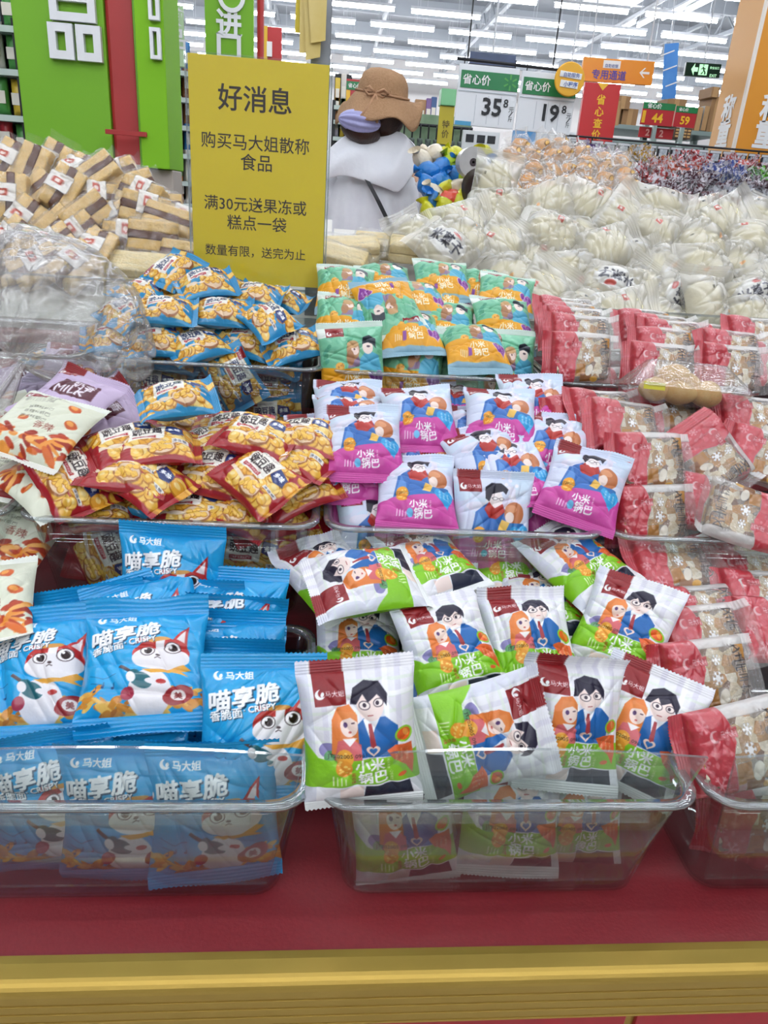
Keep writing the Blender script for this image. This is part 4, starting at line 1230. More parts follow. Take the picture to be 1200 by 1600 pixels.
def d_bun():
    c = Canvas(48, 1.0, '#fbf4ea', alpha=0.16)
    for k in range(9):
        c.ell(rnd.uniform(0, 1), rnd.uniform(0, 1), rnd.uniform(.05, .16), .02, '#ffffff', rot=rnd.uniform(-80, 80), al=0.75)
    c.rect(0, 0.3, 1, 0.36, '#f2e6dc', al=0.7); c.ell(0.66, 0.42, 0.1, 0.1, '#7a4a20', al=0.85); c.ell(0.66, 0.42, 0.075, 0.075, '#f2c46a', al=0.9)
    c.text('蛋糕', 0.35, 0.33, '#3a2a20', w=0.3, h=0.06, bold=0, al=0.9)
    return c.done()
def lump(w, d, h, m, seed, nm='bun_mesh', amp=.06):
    rng = random.Random(seed)
    b = MB()
    ph = [rng.uniform(0, 6) for _ in range(4)]
    rings = []
    for j in range(1, 12):
        th = math.pi * j / 12
        rings.append([Vector((math.sin(th) * math.cos(a) * w / 2 * (1 + amp * math.sin(3 * a + ph[0] + 2 * th)), math.sin(th) * math.sin(a) * d / 2 * (1 + amp * math.sin(2 * a + ph[1])), math.cos(th) * h / 2 * (1 + amp * math.sin(2 * a + ph[2])))) for a in [2 * math.pi * k / 18 for k in range(18)]])
    b.loft(rings, True)
    return b.mesh(nm, m, True)
_bl = [lump(.066, .04, .06, BUN, 1), lump(.07, .042, .056, BUN, 2)]
_bv = []
for i in range(3):
    V = pouch('bun_wrapper', d_bun(), .098, .112, .056, .016, 171 + i * 3, FILM_PRINT, '#ffffff', crumple=1.8, backa=0.08, flop=(.8, -.8), bend=.2)
    _bv.append([('wrapper', V[0]), ('bun', _bl[i % 2]), ('wrapper_end', V[1]), ('wrapper_end', V[2])])
KINDS['bun'] = dict(name='wrapped_bun', cat='bun', group='wrapped golden buns on the far stand', look='golden bun in crinkled film', rootmesh=False, var=_bv)

TRAY = mat('white_tray_board', '#d9d6cf', 0.5)
def tray(x0, x1, y0, y1, zb, zf, zbk, label, name='bulk_tray', front=True, base_m=None):
    """a shallow bulk tray with a sloping false bottom and a clear front sheet"""
    o = empty(name, ((x0 + x1) / 2, (y0 + y1) / 2, zb))
    L = Matrix.Translation((-(x0 + x1) / 2, -(y0 + y1) / 2, -zb))
    v = [(x0, y0, zb), (x1, y0, zb), (x1, y1, zb), (x0, y1, zb), (x0, y0, zf), (x1, y0, zf), (x1, y1, zbk), (x0, y1, zbk)]
    MB().add(v, [(0, 3, 2, 1), (4, 5, 6, 7), (0, 1, 5, 4), (2, 3, 7, 6), (0, 4, 7, 3), (1, 2, 6, 5)], L).obj('sloped_bottom', base_m or TRAY, o)
    if front:
        MB().box(x0, x1, y0 - .006, y0 - .002, zb, zf + .075, L).obj('front_sheet', ACRYLIC, o)
        MB().box(x0, x1, y0 - .0062, y0 - .0018, zf + .075, zf + .079, L).obj('sheet_edge', ACRYLIC_EDGE, o)
    return tag(o, label, 'tray', 'bulk trays')
def pile(kind, pts, Y0, z0, s, seed, lean=(30, 75), rots=(-180, 180), yaws=(-25, 25), dy=0.0):
    r = random.Random(seed)
    for q in pts:
        px, py = q[0], q[1]
        kw = q[2] if len(q) > 2 else {}
        p = atplane(px, py, Y0, z0, s)
        p = aty(px, py, p.y + dy + kw.get('dy', 0))
        rot = kw.get('rot', r.uniform(*rots))
        spawn(kind, orient(p, rot, kw.get('lean', r.uniform(*lean)), kw.get('yaw', r.uniform(*yaws))), kw.get('label'), kw.get('var', r.randrange(5) if kind == 'rice' else None), None, px, py)
# rice cakes
tray(0.02, 1.2, 1.42, 1.98, 0.936, 0.955, 1.12, 'wide bulk tray under the heap of white rice cakes')
RL = 'white rice cake with its dark lettered label facing front, '
pile('rice', [
    (772, 292, dict(rot=-80, lean=10, label='white rice cake standing on end at the heap top, tall pointed wrapper', var=0)), (855, 318, dict(rot=-20)), (925, 325, dict(rot=25)), (968, 345), (1028, 330, dict(rot=12)), (1022, 358), (1085, 345, dict(rot=-15)), (1125, 348, dict(rot=-30)), (1168, 372),
    (655, 374), (722, 352, dict(rot=-12)), (778, 328, dict(rot=4)), (722, 380), (778, 388), (825, 375), (862, 368, dict(rot=30)), (902, 378), (948, 388), (978, 412, dict(rot=-14)), (1042, 382), (1095, 385), (1038, 420, dict(rot=-20)),
    (1098, 420), (1158, 415, dict(rot=10)), (842, 415, dict(rot=12, var=1, lean=35, yaw=0, label='white rice cake with a small red square stamp at the heap front')), (888, 430), (952, 448, dict(rot=200, var=5, lean=38, yaw=0, label=RL + 'printed upside down, left one')), (845, 462), (905, 482), (992, 458),
    (1050, 472, dict(rot=-58, var=5, lean=32, yaw=0, label=RL + 'its writing running steeply uphill')), (1100, 478, dict(rot=-80, lean=30)), (1165, 468, dict(rot=-20, var=5, lean=34, yaw=0, label=RL + 'nearest the right picture edge')), (1168, 500), (970, 492), (1030, 505), (900, 505),
    (694, 392, dict(rot=48, var=5, lean=40, yaw=0, label=RL + 'next to the long sponge slices')), (860, 345), (940, 350), (1195, 400), (1200, 440), (800, 435), (760, 410), (1180, 350),
], 1.44, 0.985, 0.56, 5, lean=(20, 60))
pile('long', [(600, 385, dict(rot=6, lean=62, label='long pale sponge slice with a torn open wrapper end behind the teal bags')), (545, 390, dict(rot=-4, lean=66, label='long pale sponge slice half hidden by the yellow sign')), (655, 392, dict(rot=10, lean=66, label='long pale sponge slice touching the rice cake heap')), (525, 405, dict(rot=22, lean=60, label='long pale sponge slice lowest beside the sign edge'))], 1.44, 0.985, 0.45, 8, yaws=(-4, 4))
# chocolate sandwich cakes
tray(-1.05, 0.015, 1.42, 1.98, 0.936, 0.955, 1.14, 'wide bulk tray under the heap of chocolate sandwich cakes')
pile('pie', [
    (16, 256, dict(rot=-58)), (52, 264, dict(rot=-66)), (84, 258, dict(rot=-60)), (20, 310, dict(rot=-84)), (58, 304, dict(rot=-50)), (100, 298, dict(rot=-56)), (120, 272, dict(rot=-58)), (152, 274, dict(rot=-40)), (182, 278, dict(rot=-20)),
    (150, 313, dict(rot=6)), (208, 296, dict(rot=-16)), (222, 308, dict(rot=20)), (40, 348, dict(rot=-50)), (86, 362, dict(rot=-40)), (122, 372, dict(rot=-38)), (176, 348, dict(rot=-34)), (136, 338, dict(rot=-34)), (226, 330, dict(rot=18)), (248, 326, dict(rot=6)), (262, 348, dict(rot=24)),
    (284, 350, dict(rot=20)), (200, 374, dict(rot=4)), (240, 374, dict(rot=8)), (274, 384, dict(rot=4)), (150, 398, dict(rot=-66)), (182, 410, dict(rot=-64)), (82, 388, dict(rot=-40)), (20, 380, dict(rot=-50)), (290, 405, dict(rot=10)), (120, 418, dict(rot=-40)), (60, 420, dict(rot=-30)), (10, 430, dict(rot=-30)), (250, 410, dict(rot=4)),
], 1.44, 0.985, 0.62, 9, lean=(20, 55), yaws=(-20, 20))
pile('long', [(222, 420, dict(rot=4, lean=50, label='flat clear pack of pale waffles among the chocolate cakes'))], 1.43, 0.985, 0.5, 11)

# ------------------------------------------------------------------ clear box of rolls on the nougat
def clam():
    p = aty(1064, 622, 1.02)
    o = empty('clear_food_box', T(p) @ RZ(-4) @ RX(-14) @ RY(2))
    b = MB()
    rings = [rring(-.062, .062, -.03, .03, -.012, .02), rring(-.088, .088, -.052, .052, .012, .02)]
    b.loft(rings, False)
    b.add(rings[0], [tuple(range(len(rings[0]) - 1, -1, -1))])
    b.obj('tray', FILM_CLEAR, o, smooth=True)
    rings = [rring(-.09, .09, -.054, .054, .012, .02), rring(-.088, .088, -.052, .052, .014, .02), rring(-.055, .055, -.026, .026, .05, .018)]
    b = MB().loft(rings, False)
    b.add(rings[-1], [tuple(range(len(rings[-1])))])
    b.obj('lid', FILM_CLEAR, o, smooth=True)
    MB().box(-.075, -.045, -.0505, -.0495, .006, .016).obj('yellow_sticker', mat('yellow_sticker', '#d9cf3a', .5), o)
    tag(o, 'clear hinged box of bread rolls lying on the nougat packs', 'food box')
    me = lump(.05, .034, .034, mat('bread_roll', '#d9a860', .5, noise=(60, '#e9c684', .3)), 5, 'bread_roll', .05)
    for x, y, z, a in ((-.045, -.012, .008, 20), (-.012, -.018, .006, -30), (.028, -.018, .006, 15), (-.03, .014, .012, 60), (.005, .012, .022, -10), (.042, .012, .012, 40), (-.015, -.002, .03, 0)):
        r = link('bread_roll', me, None, o.matrix_basis @ T(x, y, z) @ RZ(a))
        tag(r, 'small golden bread roll inside the clear hinged box', 'bread roll', 'rolls in the clear box')
clam()

# ------------------------------------------------------------------ loose produce bag over the left tubs
def produce_bag():
    neck = aty(24, 560, 1.03)
    tip = aty(165, 430, 1.16)
    ax = (tip - neck)
    Ln = ax.length
    d = ax.normalized()
    e1 = d.cross(Vector((0, 1, 0))).normalized()
    e2 = d.cross(e1)
    rr = random.Random(3)
    nphi, nt = 220, 90
    ph = [(rr.uniform(0, 6.28), rr.choice([5, 7, 9, 11, 13])) for _ in range(5)]
    rings = []
    for j in range(nt + 1):
        t = j / nt
        R = 0.012 + 0.118 * math.sin(math.pi * min(1, t * .92)) ** .62 * (1 - .25 * t)
        if t > .97:
            R *= .6
        ring = []
        for k in range(nphi):
            a = 2 * math.pi * k / nphi
            pl = sum(math.sin(n * a + p + 3 * t) for p, n in ph) / 5
            c2 = sum(abs(math.sin(n * .5 * a + p * 2 + 5 * t)) for p, n in ph) / 5
            r_ = R * (1 + .3 * pl * math.exp(-2.5 * t) + .2 * (c2 - .6) + .05 * math.sin(9 * t + 3 * a) - .1 * (1 - abs(math.sin(6 * a + 7 * t))) ** 4 - .09 * (1 - abs(math.sin(11 * t - 4 * a + 1))) ** 5 - .06 * (1 - abs(math.sin(17 * a - 6 * t))) ** 4)
            ring.append(d * (t * Ln * 1.05) + e1 * (r_ * math.cos(a) * 1.15) + e2 * (r_ * math.sin(a) * .62))
        rings.append(ring)
    o = MB().loft(rings, True).obj('plastic_produce_bag', FILM_PRODUCE, None, T(neck), smooth=True)
    # gathered tail below the neck
    tail = []
    for j in range(10):
        t = j / 9
        ring = []
        for k in range(60):
            a = 2 * math.pi * k / 60
            r_ = (.012 + .055 * t) * (1 + .3 * math.sin(9 * a + 2 * t))
            ring.append(-d * (t * .1) + e1 * (r_ * math.cos(a)) + e2 * (r_ * math.sin(a) * .4) + Vector((-.03 * t, 0, -.02 * t)))
        tail.append(ring)
    MB().loft(tail, False).obj('gathered_tail', FILM_PRODUCE, o, smooth=True)
    tag(o, 'crumpled see-through plastic bag lying over the left tubs', 'plastic bag')
produce_bag()

# ------------------------------------------------------------------ yellow notice and its post
def frame4(TL, TR, BR, BL, Y):
    a, b, c, d = (aty(*q, Y) for q in (TL, TR, BR, BL))
    ctr = (a + b + c + d) / 4
    ex = ((b - a) + (c - d)) / 2
    ez = ((a - d) + (b - c)) / 2
    w, h = ex.length, ez.length
    ex.normalize()
    ey = ez.cross(ex).normalized()
    ez = ex.cross(ey)
    M = Matrix(((ex.x, ey.x, ez.x, ctr.x), (ex.y, ey.y, ez.y, ctr.y), (ex.z, ey.z, ez.z, ctr.z), (0, 0, 0, 1)))
    return M, w, h
INK = mat('brown_black_ink', '#2c1c10', .6)
WHITE = mat('white_plastic', '#eeeeec', .4)
def notice():
    M, w, h = frame4((302, 86), (522, 100), (497, 452), (296, 435), 1.385)
    o = empty('notice_sign', M)
    MB().bbox(-w / 2, w / 2, -.0006, .0006, -h / 2, h / 2, .0002).obj('yellow_paper', mat('yellow_paper', '#f6dc12', .4, noise=(5, '#f2d60e', .3)), o)
    MB().bbox(-w / 2 - .004, w / 2 + .004, -.0030, -.0014, -h / 2 - .06, h / 2 + .003, .0006).obj('front_sheet', film_mat('sign_cover_sheet', rough=.08, gloss=.35, base=.03, attr=False, haze=.015, bump=.12, scale=9), o)
    MB().bbox(-w / 2 - .004, w / 2 + .004, .0014, .0030, -h / 2 - .06, h / 2 + .003, .0006).obj('back_sheet', ACRYLIC, o)
    MB().bbox(-w / 2 - .005, w / 2 + .005, -.04, .04, -h / 2 - .066, -h / 2 - .06, .001).obj('foot', ACRYLIC_EDGE, o)
    for s in (-1, 1):
        MB().box(s * (w / 2 + .0045) - .001, s * (w / 2 + .0045) + .001, -.003, .003, -h / 2 - .06, h / 2 + .003).obj('sheet_edge', ACRYLIC_EDGE, o)
    for body, fx, fy, fw, bold in (('好消息', .47, .165, .53, .012), ('购买马大姐散称', .475, .35, .79, .004), ('食品', .48, .435, .23, .004), ('满30元送果冻或', .475, .625, .77, .004), ('糕点一袋', .485, .71, .45, .004), ('数量有限，送完为止', .475, .845, .77, .002)):
        lettering('lettering', body, o, T((fx - .5) * w, -.0011, (.5 - fy) * h), w=fw * w, material=INK, bold=bold)
    tag(o, 'yellow notice in a clear holder with black Chinese lettering', 'sign')
    # grey upright post behind it, with a bunch of yellow tags
    p = aty(502, 60, 1.5)
    q = empty('grey_post', (p.x, 1.5, .936))
    MB().bbox(-.017, .017, -.012, .012, 0, 1.1, .002).obj('post_tube', mat('grey_steel', '#8d9197', .4, metal=.6), q)
    MB().bbox(-.04, .04, -.03, .03, 0, .006, .002).obj('base_plate', mat('grey_steel'), q)
    tag(q, 'grey square steel post rising behind the yellow notice', 'post')
    YT = mat('cream_tag_card', '#d9bd62', .5, noise=(20, '#e8d28a', .3))
    for i, (px, py, a, hh) in enumerate(((478, 18, 5, .06), (484, 22, 2, .085), (490, 26, -1, .09), (496, 20, -3, .07))):
        c = aty(px, py - 30, 1.475 - .006 * i)
        k = MB().prism([(-.012, -hh), (.012, -hh * .94), (.016, 0), (-.016, 0)], -.001, .001).obj('hanging_tag', YT if i else mat('yellow_tag_card', '#d8c02c', .5), None, T(c) @ RY(a))
        tag(k, ('bright yellow', 'outer cream', 'middle cream', 'inner cream')[i] + ' card tag hanging at the top of the grey post', 'tag', 'card tags on the post')
notice()
ORD = ['zeroth', 'first', 'second', 'third', 'fourth', 'fifth', 'sixth', 'seventh', 'eighth', 'ninth', 'tenth', 'eleventh', 'twelfth', 'thirteenth', 'fourteenth', 'fifteenth', 'sixteenth', 'seventeenth', 'eighteenth', 'nineteenth', 'twentieth']

# ------------------------------------------------------------------ the hall
struct(MB().box(-26, 34, -12, 30, -.1, 0).obj('floor', mat('grey_floor_tile', '#a8a6a2', .3, noise=(3, '#b2b0ac', .3))))
CEIL = mat('pale_metal_deck', '#9a9ea3', .6, noise=(1.2, '#8c9096', .3))
struct(MB().box(-26, 34, -12, 30, 5.6, 5.7).obj('ceiling', CEIL))
struct(MB().box(-26, 34, 28, 28.2, 0, 5.6).obj('wall_back', mat('pale_wall', '#d6d2d0', .7)))
BEAM = mat('painted_beam', '#a3a8ae', .5)
for i in range(7):
    y = 9 + i * 3.0
    struct(MB().box(-24, 32, y, y + .14, 5.25, 5.6).obj('trim_%d' % (i + 1), BEAM))
for i, x in enumerate((-6.5, -1.5, 3.5, 8.5, 13.5)):
    b = MB()
    for z in (4.95, 5.35):
        b.box(x, x + .09, 6, 28, z, z + .07)
    for k in range(22):
        y = 6 + k
        b.tube([(x + .045, y, 4.98), (x + .045, y + .5, 5.38), (x + .045, y + 1, 4.98)], .02, 5)
    struct(b.obj('trim_%d' % (8 + i), BEAM))
for i, (x, z) in enumerate(((1.2, 5.05), (6.2, 5.0))):
    struct(MB().tube([(x, 7, z), (x, 28, z)], .05, 8).obj('trim_%d' % (13 + i), mat('sprinkler_pipe', '#a8abb0', .5)))
struct(MB().box(4.6, 5.6, 14.5, 16.2, 4.8, 5.3).obj('trim_15', mat('duct_steel', '#8f969c', .35, metal=.7)))
# fluorescent rows
TUBE = mat('lit_tube', '#f4f8ff', .3, emit=TUBE_POWER)
HOUS = mat('lamp_batten', '#c9ccd0', .5)
_tm = MB().tube([(-.66, 0, 0), (.66, 0, 0)], .03, 10).mesh('tube', TUBE, True)
_hm = MB().box(-.68, .68, -.035, .035, .045, .09).mesh('batten', HOUS)
_rm = MB().box(-.003, .003, -.003, .003, .09, 1.1).mesh('rod', HOUS)
def lamp(x, y, z=4.5, rz=0):
    o = empty('ceiling_lamp', T(x, y, z) @ RZ(rz))
    link('tube', _tm, o)
    link('batten', _hm, o)
    for s in (-.5, .5):
        link('hanger_rod', _rm, o, T(s, 0, 0))
    tag(o, 'lit white fluorescent tube in the ceiling rows overhead', 'ceiling lamp', 'fluorescent ceiling tubes')
    return o
nl = 0
for r in range(-4, 20):
    y = -2.8 + 1.5 * r
    if y > 27: break
    off = .82 if r % 2 else 0
    nrow = 0
    for c in range(-11, 16):
        x = c * 1.66 + off + .08 * y
        if y > 12:
            qx, qy = proj((x, y, 4.5))
            if not (-90 < qx < 1290 and qy > -40): continue
        elif not (-5 < x < 5.2 and y < 9): continue
        lo = lamp(x, y)
        if y > 12:
            nrow += 1
            lo['label'] = 'lit ceiling tube, %s row from the back wall, %s from left' % (ORD[19 - r], ORD[nrow])
for k in range(4):
    p = aty(1100 - k * 42, 4 + k * 13.5, 14.8 + k * 1.45)
    lamp(p.x, p.y, p.z, 90)['label'] = 'lit ceiling tube running lengthwise at the upper right, %s nearest' % ORD[k + 1]

# ------------------------------------------------------------------ helpers for far things
def flat(name, px0, py0, px1, py1, Y, m, parent=None, th=.01, r=.002):
    """an upright board facing front, filling this box of the view at distance Y; returns it with its width and height"""
    c = aty((px0 + px1) / 2, (py0 + py1) / 2, Y)
    w = (aty(px1, (py0 + py1) / 2, Y) - aty(px0, (py0 + py1) / 2, Y)).length
    h = (aty((px0 + px1) / 2, py0, Y) - aty((px0 + px1) / 2, py1, Y)).length
    b = MB().bbox(-w / 2, w / 2, 0, th, -h / 2, h / 2, min(r, th * .3))
    o = b.obj(name, m, parent, T(c))
    return o, w, h
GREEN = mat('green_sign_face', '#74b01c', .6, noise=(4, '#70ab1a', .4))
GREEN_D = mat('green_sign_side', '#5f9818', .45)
SILVER = mat('white_sign_letter', '#e6e8ea', .35)
# red column wrapped in green sign boxes
Yc = 4.3
def colbox():
    o = empty('column_sign_wrap', (aty(120, 250, Yc).x, Yc, 0))
    L = o.location
    def bx(nm, p0, p1, ptop, pbot, y0, y1, m, par=o):
        a, b = aty(p0, pbot, Yc), aty(p1, pbot, Yc)
        return MB().bbox(a.x - L.x, b.x - L.x, y0, y1, a.z if pbot < 900 else 0, 3.4, .004).obj(nm, m, par)
    f = bx('sign_box', 44, 178, 0, 258, 0, .3, GREEN)
    c = aty(118, 42, Yc)
    # three rounded squares of the raised character
    def ringbox(cx, cz, w, h, t):
        b = MB()
        for a in ((cx - w / 2, cx + w / 2, cz + h / 2 - t, cz + h / 2), (cx - w / 2, cx + w / 2, cz - h / 2, cz - h / 2 + t), (cx - w / 2, cx - w / 2 + t, cz - h / 2 + t, cz + h / 2 - t), (cx + w / 2 - t, cx + w / 2, cz - h / 2 + t, cz + h / 2 - t)):
            b.box(a[0], a[1], -.035, -.003, a[2], a[3])
        return b
    k = 1 / 292.0
    for cx, cz, w, h in ((0, 22 * k, 62 * k, 34 * k), (-19 * k, -20 * k, 34 * k, 44 * k), (19 * k, -20 * k, 34 * k, 44 * k)):
        ringbox(c.x - L.x + cx, c.z + cz, w, h, 10.5 * k).obj('raised_stroke', SILVER, f)
    a, b = aty(176, 258, Yc), aty(224, 262, Yc)
    MB().bbox(a.x - L.x + .004, b.x - L.x, .02, .34, 0, 3.4, .02).obj('red_column', mat('red_paint', '#b23432', .5, noise=(3, '#a62e2c', .3)), o)
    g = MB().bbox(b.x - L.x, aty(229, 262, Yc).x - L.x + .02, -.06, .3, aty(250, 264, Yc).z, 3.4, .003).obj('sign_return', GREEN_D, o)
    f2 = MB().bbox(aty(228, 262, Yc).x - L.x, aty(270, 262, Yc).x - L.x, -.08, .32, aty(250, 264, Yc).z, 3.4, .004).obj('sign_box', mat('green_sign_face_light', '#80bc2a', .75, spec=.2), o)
    c2 = aty(249, 52, Yc)
    for cz, s in ((.1, .1), (-.06, .1)):
        ringbox(c2.x - L.x, c2.z + cz, .05, .13, .016).obj('raised_stroke', SILVER, f2, T(0, -.08, 0))
    cl = aty(212, 211, Yc)
    MB().bbox(a.x - L.x, aty(236, 211, Yc).x - L.x, -.1, -.085, cl.z - .01, cl.z + .012, .002).obj('pipe_clamp', mat('red_clamp', '#a52a28', .4), o)
    MB().bbox(aty(222, 300, Yc).x - L.x, aty(272, 300, Yc).x - L.x, 0, .25, 0, aty(250, 264, Yc).z - .002, .006).obj('column_foot', mat('beige_column', '#b5aaa0', .6), o)
    MB().bbox(a.x - L.x + .002, b.x - L.x + .004, .005, .34, 0, aty(200, 256, Yc).z, .006).obj('column_foot', mat('beige_column'), o)
    tag(o, 'red column boxed in tall green signs with raised white characters', 'column')
colbox()
# green hanging sign and its neighbours
def greenhang():
    o, w, h = flat('hanging_sign', 320, -60, 396, 92, 6.6, GREEN, th=.06)
    for ch, py in (('进', 38), ('口', 76)):
        q = aty(358, py, 6.6) - o.location
        lettering('raised_character', ch, o, T(q.x, -.012, q.z), h=.19, material=SILVER, bold=.03)
    MB().lathe([(.07, 0), (.1, 0), (.1, .02), (.07, .02), (.07, 0)], 20, M=T(aty(362, -4, 6.6) - o.location) @ RX(90)).obj('raised_ring', SILVER, o)
    MB().tube([(0, .03, h / 2), (0, .03, 5.6 - o.location.z)], .006, 5).obj('hanger', HOUS, o)
    tag(o, 'green hanging sign with two white characters left above the notice', 'sign')
    p, w, h = flat('red_yellow_banner', 403, 42, 440, 120, 8.0, mat('banner_red', '#b8282a', .5), th=.02)
    MB().box(-w / 2, -w * .1, -.012, -.001, -h / 2, h / 2).obj('yellow_stripe', mat('banner_yellow', '#e0b428', .5), p)
    MB().box(-w * .12, w * .1, -.02, -.001, -h * .1, h * .2).obj('white_card', WHITE, p)
    MB().tube([(0, .01, h / 2), (0, .01, 5.6 - p.location.z)], .006, 5).obj('hanger', HOUS, p)
    tag(p, 'red and yellow banner hanging beside the green sign', 'banner')
    q = aty(407, 90, 5.5)
    r = MB().tube([(q.x, q.y, q.z - .4), (q.x, q.y, 5.5)], .022, 8).obj('red_hanging_pole', mat('red_pole_paint', '#b5302e', .4), None)
    tag(r, 'thin red pole hanging just right of the green sign', 'pole')
    s, w, h = flat('pale_green_sign', 263, 8, 288, 104, 6.0, mat('pale_green_face', '#b4d3a4', .4), th=.05)
    s.rotation_euler.z = math.radians(18)
    lettering('lettering', '食品', s, T(0, -.003, .05), h=.28, material=SILVER, bold=.02, vertical=True)
    MB().tube([(0, .02, h / 2), (0, .02, 5.6 - s.location.z)], .006, 5).obj('hanger', HOUS, s)
    tag(s, 'pale green sign past the column above the far shelf', 'sign')
greenhang()
# left shelves with goods
PACKC = ['#d7d2c8', '#2f6fa8', '#c8702c', '#e0c040', '#b8303a', '#4f9a4a', '#c9c4d2', '#7a4a2a', '#e8e4da', '#3a5a9a', '#d88a3c', '#8a2f3a']
_pk = {}
def goods(shape, w, h, d, col):
    """a boxed, bagged or bottled grocery"""
    key = (shape, round(w, 2), round(h, 2), col)
    if key in _pk: return _pk[key]
    m1 = mat('pack_' + col.strip('#'), col, .35, bump=(30, .3))
    b = MB()
    if shape == 'box':
        b.bbox(-w / 2, w / 2, -d / 2, d / 2, 0, h, .006)
    elif shape == 'bag':
        rings = []
        for j in range(9):
            t = j / 8
            k = (1 - abs(2 * t - 1) ** 3) ** .6
            rings.append([Vector((math.cos(a) * w / 2 * (1 - .1 * k), math.sin(a) * max(.004, d / 2 * k), t * h)) for a in [2 * math.pi * q / 14 for q in range(14)]])
        b.loft(rings)
    else:
        b.lathe([(w * .35, 0), (w * .38, .01), (w * .38, h * .55), (w * .16, h * .8), (w * .16, h), (.001, h)], 14)
    me = b.mesh('grocery_' + shape, m1, shape != 'box')
    band = MB().box(-w * .36, w * .36, -d / 2 - .002, -d / 2 + .004, h * .3, h * .62).mesh('pack_label', mat('pack_label_paper', '#efe9dc', .5))
    _pk[key] = (me, band if shape != 'bottle' else None)
    return _pk[key]
def put_good(shape, p, w, h, d, col, label, group, rz=0):
    me, band = goods(shape, w, h, d, col)
    nm = {'box': 'grocery_box', 'bag': 'grocery_bag', 'bottle': 'grocery_bottle'}[shape]
    o = link(nm, me, None, T(p) @ RZ(rz))
    if band: link('pack_label', band, o)
    return tag(o, label, shape, group)
SHELF_M = mat('shelf_steel', '#9db0ac', .4, metal=.3)
BLACK = mat('black_steel', '#15151a', .5)
CN = {'#d7d2c8': 'off-white', '#2f6fa8': 'blue', '#c8702c': 'rust', '#e0c040': 'yellow', '#b8303a': 'red', '#4f9a4a': 'green', '#c9c4d2': 'pale lilac', '#7a4a2a': 'brown', '#e8e4da': 'cream', '#3a5a9a': 'navy', '#d88a3c': 'orange', '#8a2f3a': 'maroon'}
WORDS = ['top', 'second', 'third', 'fourth', 'fifth', 'sixth', 'seventh']
def shelf(label, px0, px1, pys, Y, depth, rz, where, seed, shapes, n):
    rr = random.Random(seed)
    base = aty((px0 + px1) / 2, pys[-1], Y)
    w = (aty(px1, pys[1], Y) - aty(px0, pys[1], Y)).length
    o = empty('grocery_shelf', T(base.x, Y, 0) @ RZ(rz))
    zt = aty((px0 + px1) / 2, pys[0], Y).z
    MB().box(-w / 2, w / 2, depth, depth + .02, 0, zt + .3).obj('back_panel', BLACK, o)
    for s in (-1, 1):
        MB().box(s * w / 2 - .015, s * w / 2 + .015, 0, depth, 0, zt + .04).obj('side_upright', BLACK, o)
    tag(o, label, 'shelf')
    for i, py in enumerate(pys):
        z = aty((px0 + px1) / 2, py, Y).z
        sb = MB().bbox(-w / 2, w / 2, -.01, depth, z - .035, z, .003).obj('shelf_board', SHELF_M, o)
        MB().box(-w / 2, w / 2, -.014, -.0105, z - .034, z - .002).obj('price_strip', mat('price_strip', '#c8d6d0', .4), sb)
        prev = None
        for k in range(n):
            c = rr.choice([q for q in PACKC if q != prev]); prev = c
            sh = rr.choice(shapes)
            gw = w / n * .86
            hh = rr.uniform(.18, .27)
            lp = o.matrix_basis @ Vector((-w / 2 + w / n * (k + .5), .1, z))
            put_good(sh, lp, gw, hh, min(.12, gw), c, '%s %s, %s board of %s, %s from left' % (CN[c], 'packet' if sh == 'bag' else ('carton' if sh == 'box' else 'bottle'), WORDS[i], where, ORD[k + 1]), 'goods on ' + where, rz)
shelf('black backed grocery shelf at the far left edge', -60, 46, (38, 106, 178, 246), 5.2, .4, 0, 'the far left shelf', 4, ('bag', 'box', 'bag'), 4)
shelf('tall grocery shelf seen between the column and the notice', 258, 316, (110, 152, 196, 240, 283, 318), 6.4, .4, 30, 'the shelf behind the column', 8, ('bag', 'bag', 'box'), 3)

# ------------------------------------------------------------------ price boards
PG = mat('price_board_green', '#1f7a45', .4)
PW = mat('price_board_white', '#e6e9ec', .4)
PK_ = mat('price_digit_black', '#1b1d22', .5)
YEL = mat('sign_yellow', '#e8b52c', .4)
def spark(parent, M, r, m):
    b = MB()
    for k in range(6):
        a = math.radians(60 * k + 30)
        b.add([(.35 * r * math.cos(a) - .09 * r * math.sin(a), 0, .35 * r * math.sin(a) + .09 * r * math.cos(a)), (.35 * r * math.cos(a) + .09 * r * math.sin(a), 0, .35 * r * math.sin(a) - .09 * r * math.cos(a)),
               (r * math.cos(a) + .13 * r * math.sin(a), 0, r * math.sin(a) - .13 * r * math.cos(a)), (r * math.cos(a) - .13 * r * math.sin(a), 0, r * math.sin(a) + .13 * r * math.cos(a))], [(0, 1, 2, 3)])
    return b.obj('spark_emblem', m, parent, M)
